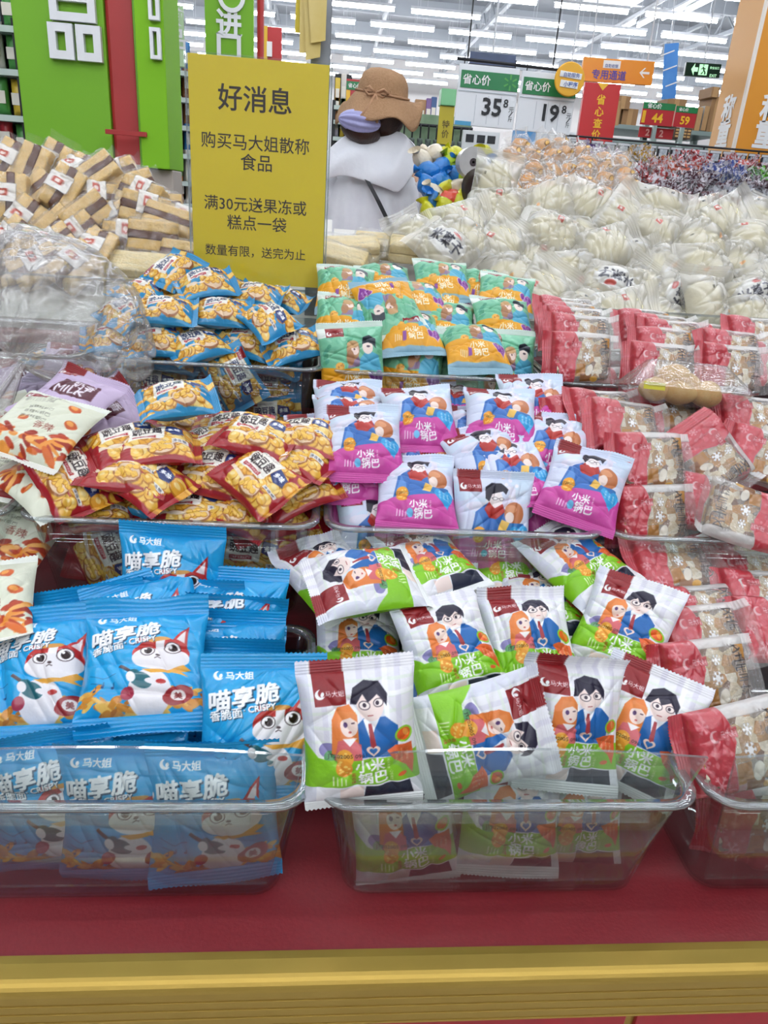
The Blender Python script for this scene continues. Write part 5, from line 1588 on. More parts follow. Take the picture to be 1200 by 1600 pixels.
def price(corners, big, small, label):
    M, w, h = frame4(*corners, 4.2)
    o = empty('price_sign', M)
    MB().bbox(-w / 2, w / 2, 0, .012, -h / 2, h / 2, .003).obj('white_board', PW, o)
    hd = MB().box(-w * .46, w * .5, -.004, -.0005, h * .12, h * .40).obj('green_header', PG, o)
    lettering('lettering', '省心价', hd, T(-w * .2, -.006, h * .26), w=w * .46, material=WHITE, bold=.02)
    spark(hd, T(w * .36, -.006, h * .26), h * .13, mat('spark_green', '#4fa24a', .4))
    lettering('price_digits', big, o, T(w * .1, -.004, -h * .16), h=h * .3, material=PK_, bold=.025)
    lettering('price_decimal', small, o, T(w * .33, -.004, -h * .08), h=h * .14, material=PK_, bold=.015)
    lettering('unit', '元', o, T(w * .43, -.004, -h * .18), h=h * .09, material=PK_, bold=0)
    lettering('unit', '斤', o, T(w * .43, -.004, -h * .34), h=h * .08, material=PK_, bold=0)
    MB().box(-.002, .002, -.002, -.0005, -h * .05, h * .05, M=T(w * .43, 0, -h * .26) @ RY(35)).obj('stroke', PK_, o)
    MB().box(-w * .49, w * .49, -.003, -.0005, h * .06, h * .075).obj('groove', mat('grey_line', '#b9c0c6', .4), o)
    for x in (-w * .18, w * .03, w * .24):
        MB().box(x, x + .002, -.002, -.0003, -h * .45, h * .02).obj('digit_divider', mat('grey_line'), o)
    for x in (-w * .42, w * .42):
        MB().tube([(x, .006, h * .5), (x, .006, h * .5 + .035)], .003, 6).obj('hook', BLACK, o)
    return tag(o, label, 'price sign', 'green and white price signs'), w, h
o1, w1, h1 = price(((719, 99), (811, 107), (803, 203), (709, 194)), '35', '8', 'left green and white price sign, thirty-five point eight')
MB().box(-w1 * .49, -w1 * .22, -.004, -.0005, -h1 * .5, -h1 * .43).obj('blue_strip', mat('blue_strip', '#4a9ac0', .4), o1)
o2, w2, h2 = price(((814, 109), (902, 119), (892, 211), (807, 204)), '19', '8', 'right green and white price sign, nineteen point eight, beside the round sign')
a, b = aty(714, 91, 4.22), aty(880, 110, 4.22)
rb_ = MB().tube([a, b], .008, 6)
for q_ in (a.lerp(b, .1), a.lerp(b, .9)):
    rb_.tube([q_, (q_.x, q_.y, 5.6)], .004, 5)
r = rb_.obj('hanging_rail', BLACK, None)
tag(r, 'thin black rail that carries the two price signs', 'rail')
s_, w, h = flat('dark_display', 734, 83, 806, 103, 4.5, mat('dark_screen_blue', '#2c3850', .3, noise=(9, '#4a5a80', .3)), th=.03)
MB().box(-w * .52, w * .52, -.004, .034, -h * .56, -h * .46).obj('frame_bar', BLACK, s_)
MB().tube([(0, .015, h / 2), (0, .015, 5.6 - s_.location.z)], .006, 5).obj('hanger', HOUS, s_)
tag(s_, 'dark blue display board above the 35.8 price sign', 'display')
def round_sign():
    c = aty(890, 124, 4.1)
    o = MB().lathe([(.001, -.006), (.072, -.006), (.076, 0), (.072, .006), (.001, .006)], 28, M=RX(90)).obj('round_sign', mat('amber_disc', '#e8ac24', .4), None, T(c), smooth=False)
    MB().bbox(-.055, .055, -.011, -.007, .004, .03, .002, M=RY(4)).obj('white_plate', WHITE, o)
    MB().bbox(-.045, .045, -.011, -.007, -.038, -.008, .002, M=RY(4)).obj('white_plate', WHITE, o)
    lettering('lettering', '自助服务', o, T(.005, -.0125, .017), w=.08, material=mat('blue_ink', '#3a5aa0', .5), bold=.01)
    lettering('lettering', '小程序', o, T(.005, -.0125, -.023), w=.07, material=mat('blue_ink'), bold=.02)
    MB().tube([(0, .004, .07), (0, .004, 5.6 - c.z)], .004, 5).obj('hanger', HOUS, o)
    tag(o, 'round amber sign with two white plates beside the 19.8 price', 'sign')
round_sign()
def lane_sign():
    M, w, h = frame4((912, 88), (1023, 97), (1019, 133), (908, 127), 6.0)
    o = empty('lane_sign', M)
    MB().bbox(-w / 2, w / 2, 0, .03, -h / 2, h / 2, .003).obj('orange_board', mat('orange_board', '#e89a28', .4, noise=(2, '#e0802a', .3)), o)
    lettering('lettering', '专用通道', o, T(-w * .12, -.003, -h * .18), w=w * .48, material=mat('violet_ink', '#5a4a9a', .5), bold=.02)
    MB().box(-w * .22, w * .02, -.003, -.001, h * .1, h * .42).obj('white_card', WHITE, o)
    lettering('card_lettering', '自助收银', o, T(-w * .1, -.005, h * .2), w=w * .18, material=mat('blue_ink'), bold=.01)
    b = MB()
    b.add([(-.5, 0, 0), (-.05, 0, .42), (.1, 0, .42), (-.22, 0, .1), (.5, 0, .1), (.5, 0, -.1), (-.22, 0, -.1), (.1, 0, -.42), (-.05, 0, -.42)], [(0, 8, 7, 6, 5, 4, 3, 2, 1)])
    b.obj('left_arrow', WHITE, o, T(w * .37, -.003, 0) @ Matrix.Scale(h * .5, 4))
    for x in (-w * .4, w * .4):
        MB().tube([(x, .015, h / 2), (x, .015, h / 2 + 2.6)], .006, 5).obj('hanger', HOUS, o)
    tag(o, 'orange hanging lane sign with a white left arrow', 'sign')
    M, w, h = frame4((914, 128), (967, 132), (960, 226), (902, 222), 5.9)
    o = empty('red_price_check_sign', M)
    MB().bbox(-w / 2, w / 2, 0, .04, -h / 2, h / 2, .003).obj('red_board', mat('red_board_face', '#c0282c', .4), o)
    lettering('lettering', '省心查价', o, T(0, -.003, -h * .06), h=h * .78, material=mat('sign_text_yellow', '#f0c02c', .4), bold=.02, vertical=True)
    MB().add([(-w * .16, -.003, h * .5), (w * .16, -.003, h * .5), (0, -.003, h * .38)], [(0, 2, 1)]).obj('yellow_chevron', YEL, o)
    MB().bbox(-.04, .04, .002, .05, -M.translation.z, -h / 2, .004).obj('stand', BLACK, o)
    tag(o, 'tall red price check sign with yellow vertical characters', 'sign')
    M, w, h = frame4((1043, 68), (1067, 67), (1050, 153), (1030, 156), 9.0)
    o = empty('blue_banner', M)
    MB().bbox(-w / 2, w / 2, 0, .01, -h / 2, h / 2, .002).obj('blue_sheet', mat('banner_blue', '#3a7ac8', .4, noise=(4, '#5a9adc', .3)), o)
    for z in (.33, 0.05, -.25):
        MB().box(-w / 2, w / 2, -.004, -.001, h * z, h * z + .012, M=RY(-14)).obj('white_stripe', WHITE, o)
    MB().tube([(0, .005, h / 2), (0, .005, 5.6 - M.translation.z)], .006, 5).obj('hanger', HOUS, o)
    tag(o, 'blue banner hanging edge on beside the exit sign', 'banner')
    M, w, h = frame4((1072, 97), (1127, 100), (1125, 122), (1070, 118), 11.0)
    o = empty('exit_sign', M)
    MB().bbox(-w / 2, w / 2, 0, .05, -h / 2, h / 2, .006).obj('exit_housing', mat('exit_dark_green', '#15301f', .3), o)
    EG = mat('exit_lit_green', '#b8f0c0', .4, emit=.9)
    b = MB()
    b.box(w * -.12, w * .12, -.004, -.001, -h * .38, h * .4)
    b.obj('door_pictogram', EG, o)
    d = MB()
    d.tube([(-.03, -.008, .1), (.02, -.008, -.02), (-.03, -.008, -.1), (-.07, -.008, -.14)], .02, 6)
    d.tube([(.02, -.008, -.02), (.07, -.008, -.08), (.08, -.008, -.15)], .02, 6)
    d.tube([(-.09, -.008, .02), (-.02, -.008, .06), (.07, -.008, .03)], .016, 6)
    d.tube([(-.025, -.008, .14), (-.02, -.008, .16)], .024, 8)
    d.obj('running_figure', mat('exit_dark_green'), o, Matrix.Diagonal((h * 2.2, 1, h * 2.2, 1)))
    MB().add([(-.34 * w, -.003, 0), (-.25 * w, -.003, .07), (-.25 * w, -.003, .025), (-.15 * w, -.003, .025), (-.15 * w, -.003, -.025), (-.25 * w, -.003, -.025), (-.25 * w, -.003, -.07)], [(0, 6, 5, 4, 3, 2, 1)]).obj('left_arrow', EG, o)
    lettering('lettering', '安全出口', o, T(w * .31, -.003, .03), w=w * .26, material=EG, bold=.01)
    lettering('lettering', 'EXIT', o, T(w * .31, -.003, -.06), w=w * .2, material=EG, bold=.01)
    MB().tube([(0, .02, h / 2), (0, .02, h / 2 + 1.5)], .01, 5).obj('hanger', HOUS, o)
    tag(o, 'dark green lit emergency exit sign with arrow and running figure', 'exit sign')
lane_sign()
def orange_pillar():
    Y = 5.0
    e = aty(1149, 222, Y)
    wl = (aty(1149, 222, Y) - aty(1124, 222, Y)).length
    o = empty('orange_pillar', (e.x, Y, 0))
    OR = mat('orange_pillar_face', '#e09a2c', .45, noise=(2, '#d88a24', .3))
    OL = mat('orange_pillar_pale_face', '#e6ae6c', .5)
    n = aty(1165, 250, Y)
    zb = aty(1150, 262, Y).z
    dp = .34
    MB().bbox(0, .9, 0, dp, 0, 3.6, .004).obj('pillar_body', OR, o)
    MB().bbox(-.006, -.001, .006, dp, zb - .02, 3.6, .001).obj('pale_side_panel', OL, o)
    MB().box(-.008, .006, -.008, .02, zb - .02, 3.6).obj('corner_strip', mat('corner_strip_white', '#f0e6da', .4), o)
    for ch, py in (('称', 163), ('重', 205)):
        z = aty(1140, py, Y).z
        lettering('lettering', ch, o, T(-.009, dp * .5, z) @ RZ(-90), h=.16, w=.16, material=WHITE, bold=.03)
        lettering('lettering', ch, o, T(.19, -.004, z), h=.16, material=WHITE, bold=.03)
    z = aty(1150, 100, Y).z
    for cx, y in ((.2, -.004),):
        b = MB()
        b.box(-.06, .06, y - .002, y, -.1, -.09); b.box(-.06, .06, y - .002, y, .09, .1); b.box(-.06, -.05, y - .002, y, -.1, .1); b.box(.05, .06, y - .002, y, -.1, .1)
        b.box(-.02, .02, y - .002, y, -.06, -.02); b.box(-.008, .008, y - .002, y, -.02, .05)
        b.obj('scale_pictogram', mat('pale_line', '#f2dcc0', .5), o, T(cx, 0, z))
    tag(o, 'orange weighing station pillar with white characters at the right edge', 'pillar')
orange_pillar()
# far shelf with cardboard boxes and the red promotion boards
CARD = mat('cardboard', '#a07850', .7, noise=(6, '#b08a60', .3))
def far_shelf():
    Y = 10.0
    a, b = aty(958, 200, Y), aty(1130, 200, Y)
    o = empty('stock_rack', ((a.x + b.x) / 2, Y + .4, 0))
    w = b.x - a.x
    for z in (aty(1040, 200, Y).z, aty(1040, 222, Y).z, aty(1040, 250, Y).z):
        MB().bbox(-w / 2, w / 2, -.4, .5, z - .05, z, .005).obj('shelf_board', SHELF_M, o)
    for x in (-w / 2, 0, w / 2):
        MB().box(x - .03, x + .03, .3, .4, 0, aty(1040, 150, Y).z).obj('upright', SHELF_M, o)
    tag(o, 'long stock rack with cardboard boxes behind the red boards', 'rack')
    L = []
    for i, (p0, p1, t, bt) in enumerate(((958, 970, 158, 196), (972, 996, 170, 196), (1040, 1070, 155, 196), (1088, 1096, 168, 204), (1098, 1106, 166, 204), (1108, 1128, 152, 206), (962, 985, 150, 170), (1112, 1124, 136, 152))):
        bx, ww, hh = flat('cardboard_box', p0, t, p1, bt, Y + .05 * (i % 3), CARD if i != 4 else mat('white_carton', '#d8d4cc', .6), th=.35, r=.004)
        MB().box(-.03, .03, -.003, 0, -hh / 2, hh / 2).obj('tape', mat('parcel_tape', '#c8a070', .3), bx)
        tag(bx, ('tall brown carton at the left end of the stock rack', 'square brown carton beside the red price check sign', 'brown carton peeping over the 44 price board', 'narrow brown carton right of the price boards', 'pale narrow carton between brown ones on the rack', 'largest brown carton next to the orange pillar', 'brown carton stacked on top at the rack left end', 'small brown carton on top by the orange pillar')[i], 'carton', 'cartons on the stock rack')
    PR_ = mat('promo_red', '#b52a30', .4)
    for (p0, t, p1, bt, big, lab) in ((1003, 161, 1053, 196, '44', 'wider red and green promotion board reading forty-four'), (1054, 167, 1088, 199, '59', 'narrower red and green promotion board reading fifty-nine')):
        bd, ww, hh = flat('promotion_board', p0, t, p1, bt, 8.6, PR_, th=.02)
        hd = MB().box(-ww / 2, ww / 2, -.004, -.001, hh * .2, hh / 2).obj('green_header', PG, bd)
        lettering('lettering', '省心价', hd, T(-ww * .15, -.006, hh * .35), w=ww * .45, material=WHITE, bold=.02)
        lettering('price_digits', big, bd, T(0, -.004, -hh * .17), h=hh * .42, material=mat('sign_text_yellow'), bold=.03)
        if big == '44':
            MB().box(-ww * .48, -ww * .38, -.004, -.001, -hh * .42, hh * .12).obj('yellow_tab', YEL, bd)
        MB().box(-.02, .02, .003, .04, -bd.location.z, -hh / 2).obj('stand', SHELF_M, bd)
        tag(bd, lab, 'price board')
    po, ww, hh = flat('red_poster', 998, 200, 1052, 216, 8.7, PR_, th=.01)
    for x in (-.25, .15):
        lettering('lettering', '2', po, T(ww * x, -.004, 0), h=hh * .7, material=mat('poster_pink', '#e8b0a8', .5), bold=.04)
    MB().box(-.02, .02, .003, .04, -po.location.z, -hh / 2).obj('stand', SHELF_M, po)
    
    tag(po, 'red poster with two pale numerals under the 44 board', 'poster')
    jar, ww, hh = flat('jar_carton', 1054, 200, 1080, 217, 9.5, mat('jar_carton_brown', '#5a4030', .5), th=.2)
    for r_ in range(3):
        for k in range(4):
            MB().box(-ww * .45 + k * ww * .24, -ww * .27 + k * ww * .24, -.004, -.001, hh * (.2 - .28 * r_), hh * (.36 - .28 * r_)).obj('jar_lid', mat('cream_lid', '#d8b070', .4), jar)
    MB().box(-.03, .03, .05, .1, -jar.location.z, -hh / 2).obj('stand', SHELF_M, jar)
    tag(jar, 'brown crate of small lidded jars right of the red poster', 'crate')
far_shelf()
# candy stand: rail with tags and mounds of wrapped sweets
def candy_stand():
    base = empty('candy_stand', (aty(1080, 300, 3.8).x, 3.8, 0))
    L = base.location
    steps = [(3.0, 360, 330), (3.4, 334, 296), (3.8, 310, 272), (4.2, 290, 250), (4.6, 273, 240)]
    ST = mat('grey_candy_bin', '#6a6a70', .3)
    zs = []
    for i, (Y, pb, pt) in enumerate(steps):
        z = aty(1080, pb, Y).z
        zs.append(z)
        MB().bbox(-.42, 1.63, Y - 3.8 - .19, Y - 3.8 + .2, 0, z, .006).obj('candy_step', ST, base)
        for k in range(8):
            x = -.42 + 2.05 * k / 7
            MB().box(x - .002, x + .002, Y - 3.8 - .18, Y - 3.8 + .18, z, z + .07).obj('bin_divider', ACRYLIC, base)
        MB().box(-.42, 1.63, Y - 3.8 - .188, Y - 3.8 - .184, z, z + .06).obj('bin_front', ACRYLIC, base)
    tag(base, 'stepped stand of bulk wrapped sweets on the right', 'candy stand')
    cols = [['#8c2a30', '#8a8a98', '#a8a4b0', '#9a7a50', '#b0a8b4', '#8a4a44', '#8c8890'], ['#5a2a34', '#9aa0a8', '#b4aebc', '#a8842c', '#a8a6b4', '#a06a20', '#7a3a38'], ['#a02e2c', '#4a2430', '#50343c', '#9098a4', '#a0a6b2', '#a08a7a', '#8a8a94'], ['#a8b0ac', '#b04a2c', '#3a4a8c', '#5aa82a', '#94a2b0', '#4a5a80', '#a04a34'], ['#6a4a8c', '#b8902a', '#b0302e', '#a83a34', '#8a949c', '#5a6a94', '#9aa49c']]
    nm = {'#8c2a30': 'dark red'}
    rr = random.Random(12)
    for i, (Y, pb, pt) in enumerate(steps):
        for k in range(7):
            x0 = -.42 + 2.05 * k / 7 + .015
            col = cols[i][k]
            b = MB()
            for q in range(60):
                x = x0 + rr.uniform(.02, 2.05 / 7 - .04)
                y = Y - 3.8 + rr.uniform(-.16, .17)
                fx = 1 - abs((x - x0) / (2.05 / 7 - .03) * 2 - 1) ** 2
                z = zs[i] + rr.uniform(.01, .035) + .05 * fx * (1 - ((y - (Y - 3.8)) / .2) ** 2)
                M = T(x, y, z) @ Euler((rr.uniform(0, 6), rr.uniform(0, 6), rr.uniform(0, 6))).to_matrix().to_4x4()
                b.add([Vector(q_) * 1.8 for q_ in [(-.034, -.012, 0), (-.034, .012, 0), (-.016, 0, .003), (-.013, -.01, -.008), (-.013, .01, -.008), (-.013, 0, .011), (.013, -.01, -.008), (.013, .01, -.008), (.013, 0, .011), (.016, 0, .003), (.034, -.012, 0), (.034, .012, 0)]],
                      [(0, 1, 2), (3, 6, 7, 4), (4, 7, 8, 5), (5, 8, 6, 3), (3, 4, 5), (6, 8, 7), (9, 11, 10)], M)
            o = b.obj('sweet_heap', mat('foil_' + col.strip('#'), col, .35, noise=(70, '#c8c4ca', .05)), None, T(L))
            o['kind'] = 'stuff'
            tag(o, 'heap of wrapped sweets, %s step up, %s bin from the left on the candy stand' % (ORD[i + 1], ORD[k + 1]), 'sweets', 'sweet heaps on the candy stand')
    # wire rail with tag holders
    za = aty(1060, 226, 4.7)
    r = empty('tag_rail', (za.x, 4.7, za.z))
    xa, xb = aty(880, 219, 4.7).x - za.x, aty(1230, 234, 4.7).x - za.x
    MB().tube([(xa, 0, 0), (xb, 0, 0)], .006, 6).obj('wire', BLACK, r)
    for k in range(4):
        x = xa + (xb - xa) * (k + .5) / 4
        MB().tube([(x, 0, 0), (x, 0, -.25)], .005, 6).obj('stay', BLACK, r)
    tag(r, 'thin black wire rail above the bulk sweets', 'rail')
    card = MB().box(-.034, .034, -.004, .004, -.075, -.004).mesh('holder', BLACK)
    ins = MB().box(-.022, .024, -.006, -.0045, -.06, -.02).mesh('insert', mat('tag_insert', '#8a96a0', .4, noise=(60, '#d0d6da', .2)))
    top = MB().box(-.034, .034, -.006, -.0045, -.018, -.006).mesh('top_strip', mat('tag_strip', '#c8ccd0', .4))
    for k in range(17):
        x = xa + (xb - xa) * (k + .5) / 17
        t = link('tag_holder', card, None, T(za.x + x, 4.69, za.z - .012))
        link('insert', ins, t); link('top_strip', top, t)
        tag(t, '%s black price tag holder from the left on the wire rail' % ORD[k + 1], 'tag holder', 'tag holders on the wire rail')
candy_stand()
# far stand of wrapped buns, coloured jelly packs and the bag roll
def far_stand():
    z = aty(880, 340, 2.5).z
    tray(aty(770, 330, 2.5).x, aty(1000, 340, 2.5).x, 2.3, 2.95, .9, z - .06, z + .1, 'bulk tray of wrapped buns on the far stand', front=False)
    o = empty('far_display_stand', (aty(830, 330, 2.6).x, 2.75, 0))
    sx0, sx1 = aty(664, 330, 2.6).x - o.location.x, aty(1002, 340, 2.5).x - o.location.x
    MB().bbox(sx0, sx1, -.47, .2, 0, .898, .004).obj('stand_body', RED_PANEL, o)
    MB().bbox(sx0 - .01, sx1 + .01, -.48, -.47, .82, .898, .003).obj('gold_edge_strip', GOLD, o)
    tag(o, 'red stand behind the rice cakes that carries buns and jelly packs', 'display stand')
    pts = []
    rr = random.Random(21)
    for j, py in enumerate((325, 305, 285, 266, 248, 232)):
        x0, x1 = (800, 985) if j == 0 else ((785, 992) if j < 3 else ((788, 985) if j < 5 else (800, 925)))
        n = int((x1 - x0) / 27)
        for k in range(n):
            px = x0 + (x1 - x0) * (k + .5) / n + rr.uniform(-5, 5)
            if px > 945 and py < 245: continue
            pts.append((px, py + rr.uniform(-6, 6) + (px - 880) * .06))
    pile('bun', pts, 2.32, z - .02, .62, 31, lean=(15, 60), rots=(-50, 50))
    # jelly packs
    JC = [('#1c78c4', 'blue'), ('#c8c81e', 'yellow'), ('#a8c41e', 'lime'), ('#d84a34', 'red'), ('#e8dcc4', 'cream')]
    jm = {}
    for q, (c, n) in enumerate(JC):
        m = mat('jelly_wrap_' + n, c, .28, coat=.3, bump=(60, .5))
        b = lump(.085, .055, .06, m, 40 + q, 'jelly_pack', .12)
        e = MB().loft([[Vector((s * (.035 + .02 * t), (.006 + .022 * t) * math.cos(a), (.006 + .022 * t) * math.sin(a) * .5)) for a in [2 * math.pi * k / 10 for k in range(10)]] for s, t in ((1, 0), (1, .4), (1, 1))], False)
        jm[n] = (b, e.mesh('twist_end', m, True))
    J = [(672, 268, 0), (700, 245, 1), (715, 247, 1), (705, 258, 2), (690, 285, 0), (712, 275, 0), (727, 262, 2), (742, 255, 3), (757, 265, 0), (760, 244, 1), (668, 292, 0), (697, 296, 1), (713, 296, 4), (728, 282, 2), (734, 296, 2), (702, 312, 3), (680, 306, 4), (676, 316, 0),
         (720, 312, 1), (697, 328, 1), (722, 330, 1), (735, 318, 2), (670, 335, 1), (742, 280, 1), (660, 250, 4), (680, 240, 4), (748, 300, 2), (765, 300, 0), (690, 262, 0)]
    rr = random.Random(3)
    zj = aty(710, 330, 2.6).z
    L = {}
    for px, py, ci in J:
        n = JC[ci][1]
        p = atplane(px, py, 2.6, zj, .75)
        o = link('jelly_pack', jm[n][0], None, T(p) @ Euler((rr.uniform(-.5, .5), rr.uniform(-1, 1), rr.uniform(-1, 1))).to_matrix().to_4x4())
        link('twist_end', jm[n][1], o)
        link('twist_end', jm[n][1], o, RZ(180))
        ALL.setdefault('coloured jelly packs behind the rice cakes', []).append((o, px, py, None, 'jelly_' + n))
        tag(o, '', 'jelly pack', 'coloured jelly packs behind the rice cakes')
    for n in jm:
        KINDS['jelly_' + n] = dict(look=n + ' twist wrapped jelly pack')
    tray(aty(672, 330, 2.6).x, aty(776, 330, 2.6).x, 2.56, 2.92, .9, zj - .05, zj + .16, 'bulk tray of coloured jelly packs beside the woman', front=False)
    c = aty(736, 254, 2.62)
    r = MB().lathe([(.012, -.03), (.045, -.03), (.046, .03), (.012, .03), (.012, -.03)], 28, M=RX(90) @ RY(4)).obj('plastic_bag_roll', mat('grey_film_roll', '#c4c4c2', .3, noise=(30, '#b2b2b0', .3)), None, T(c), smooth=False)
    MB().lathe([(.012, -.032), (.004, -.032), (.004, .032), (.012, .032), (.012, -.032)], 14, M=RX(90) @ RY(4)).obj('cardboard_core', mat('dark_core', '#3a3034', .6), r)
    MB().tube([(0, .034, 0), (0, .034, -.3)], .006, 6).obj('roll_stand', BLACK, r)
    tag(r, 'roll of grey plastic bags standing over the jelly packs', 'bag roll')
    c = aty(752, 305, 2.4)
    d = MB().lathe([(.001, 0), (.05, .004), (.075, .02), (.072, .022), (.048, .008), (.001, .004)], 24).obj('brown_scoop_dish', mat('dark_brown_plastic', '#33231e', .4), None, T(c) @ RX(-60) @ RY(30), smooth=True)
    tag(d, 'dark brown dish leaning between jelly packs and rice cakes', 'dish')
far_stand()
# things behind the woman: rack of hooks, signs, posters
def mid_back():
    o, w, h = flat('small_promotion_board', 541, 124, 566, 168, 7.0, mat('promo_red'), th=.02)
    hd = MB().box(-w / 2, w / 2, -.004, -.001, h * .12, h * .42).obj('green_header', PG, o)
    lettering('lettering', '省心价', hd, T(0, -.006, h * .27), w=w * .8, material=WHITE, bold=.02)
    MB().box(-w / 2, -w * .25, -.004, -.001, -h * .5, h * .1).obj('yellow_tab', YEL, o)
    lettering('price_digits', '5', o, T(w * .25, -.004, -h * .25), h=h * .3, material=mat('sign_text_yellow'), bold=.03)
    MB().box(-.02, .02, .003, .04, -o.location.z, -h / 2).obj('stand', SHELF_M, o)
    tag(o, 'red promotion board half hidden by the straw hat', 'price board')
    shelf('grocery shelf between the notice and the woman', 520, 548, (165, 188, 214), 7.6, .4, 0, 'the shelf left of the hat', 15, ('box', 'bag', 'bottle'), 3)
    o, w, h = flat('yellow_floor_sign', 685, 166, 708, 226, 5.6, mat('olive_yellow', '#b8a824', .5), th=.02)
    lettering('lettering', '特价', o, T(0, -.003, -h * .1), h=h * .5, material=mat('olive_ink', '#6a5c14', .5), bold=.02, vertical=True)
    bx = MB().bbox(-w * .5, w * .5, -.02, .1, h * .5 + .002, h * .5 + .1, .004).obj('green_topper', mat('green_box', '#7cc08a', .4), o)
    MB().box(-.02, .02, .02, .05, -o.location.z, -h / 2).obj('stand', SHELF_M, o)
    tag(o, 'tall olive yellow floor sign with a green topper', 'sign')
    # hook rack with hanging black gadgets
    a, b = aty(612, 196, 6.4), aty(690, 186, 6.4)
    r = empty('hook_rack', ((a.x + b.x) / 2, 6.4, a.z))
    wv = b.x - a.x + .5
    MB().tube([(-wv / 2, 0, .02), (wv / 2, 0, .02)], .012, 6).obj('rail', BLACK, r)
    MB().bbox(-wv / 2, wv / 2, .05, .09, -a.z, .1, .004).obj('back_panel', mat('rack_green', '#5a7a58', .5, noise=(10, '#8aa080', .3)), r)
    tag(r, 'hook rack hung with dark tools behind the woman', 'rack')
    hk = MB()
    hk.tube([(0, 0, 0), (0, -.02, -.02), (0, -.02, -.12)], .007, 6)
    hm = hk.mesh('hook', BLACK)
    bl = MB().bbox(-.022, .022, -.03, -.012, -.28, -.1, .006).mesh('blade_pack', mat('dark_gadget', '#23262c', .3, noise=(20, '#6a7a70', .15)))
    for k in range(14):
        t = empty('hanging_tool', (r.location.x - wv / 2 + wv * (k + .5) / 14, 6.386, a.z + .025))
        link('hook', hm, t); link('pack', bl, t)
        tag(t, '%s dark hanging tool pack from the left on the hook rack' % ORD[k + 1], 'tool', 'tools on the hook rack')
    for i, (p0, t_, p1, bt, col, Y, lab) in enumerate(((722, 205, 780, 236, '#dfe2e4', 6.0, 'white panel with small dark prints under the 35.8 sign'), (800, 205, 836, 235, '#4a90c8', 5.6, 'blue poster under the gap between the price signs'), (838, 204, 866, 228, '#d6dadd', 5.7, 'left white carton with a ring mark under the 19.8 sign'), (868, 206, 898, 230, '#d2d6da', 5.72, 'right white carton with a ring mark under the 19.8 sign'))):
        o, w, h = flat('poster_panel' if i < 2 else 'white_carton', p0, t_, p1, bt, Y, mat('panel_%d' % i, col, .45), th=.02 if i < 2 else .3)
        if i == 0:
            for x in (-.3, 0, .28):
                MB().box(w * x - .03, w * x + .03, -.003, -.001, -h * .1, h * .3).obj('dark_print', PK_, o)
        elif i == 1:
            MB().box(-w * .4, w * .1, -.003, -.001, -h * .3, h * .1).obj('orange_print', mat('orange_print', '#d8884a', .5), o)
        else:
            MB().lathe([(h * .2, 0), (h * .3, 0), (h * .3, .003), (h * .2, .003), (h * .2, 0)], 20, M=RX(90)).obj('ring_mark', mat('pale_blue_mark', '#a8b8c8', .4), o, T(0, -.001, 0))
        MB().box(-w * .3, w * .3, .004, .018, -o.location.z, -h / 2).obj('stand', SHELF_M, o)
        tag(o, lab, 'poster' if i < 2 else 'carton')
    for i, (px, py, c, lab) in enumerate(((655, 180, '#a07850', 'brown box stacked right of the hat brim'), (668, 178, '#7a5a90', 'violet narrow box right of the hat brim'), (676, 176, '#3a5a8c', 'navy narrow box right of the hat brim'))):
        p = aty(px, py, 7.5)
        put_good('box', (p.x, p.y, p.z - .1), .1 if i == 0 else .05, .22, .1, c, lab, 'boxes right of the hat')
        k = empty('box_stand', (p.x, p.y, 0)); MB().bbox(-.06, .06, -.06, .06, 0, p.z - .102, .003).obj('column', SHELF_M, k)
        tag(k, 'grey stand under the ' + lab, 'stand')
mid_back()

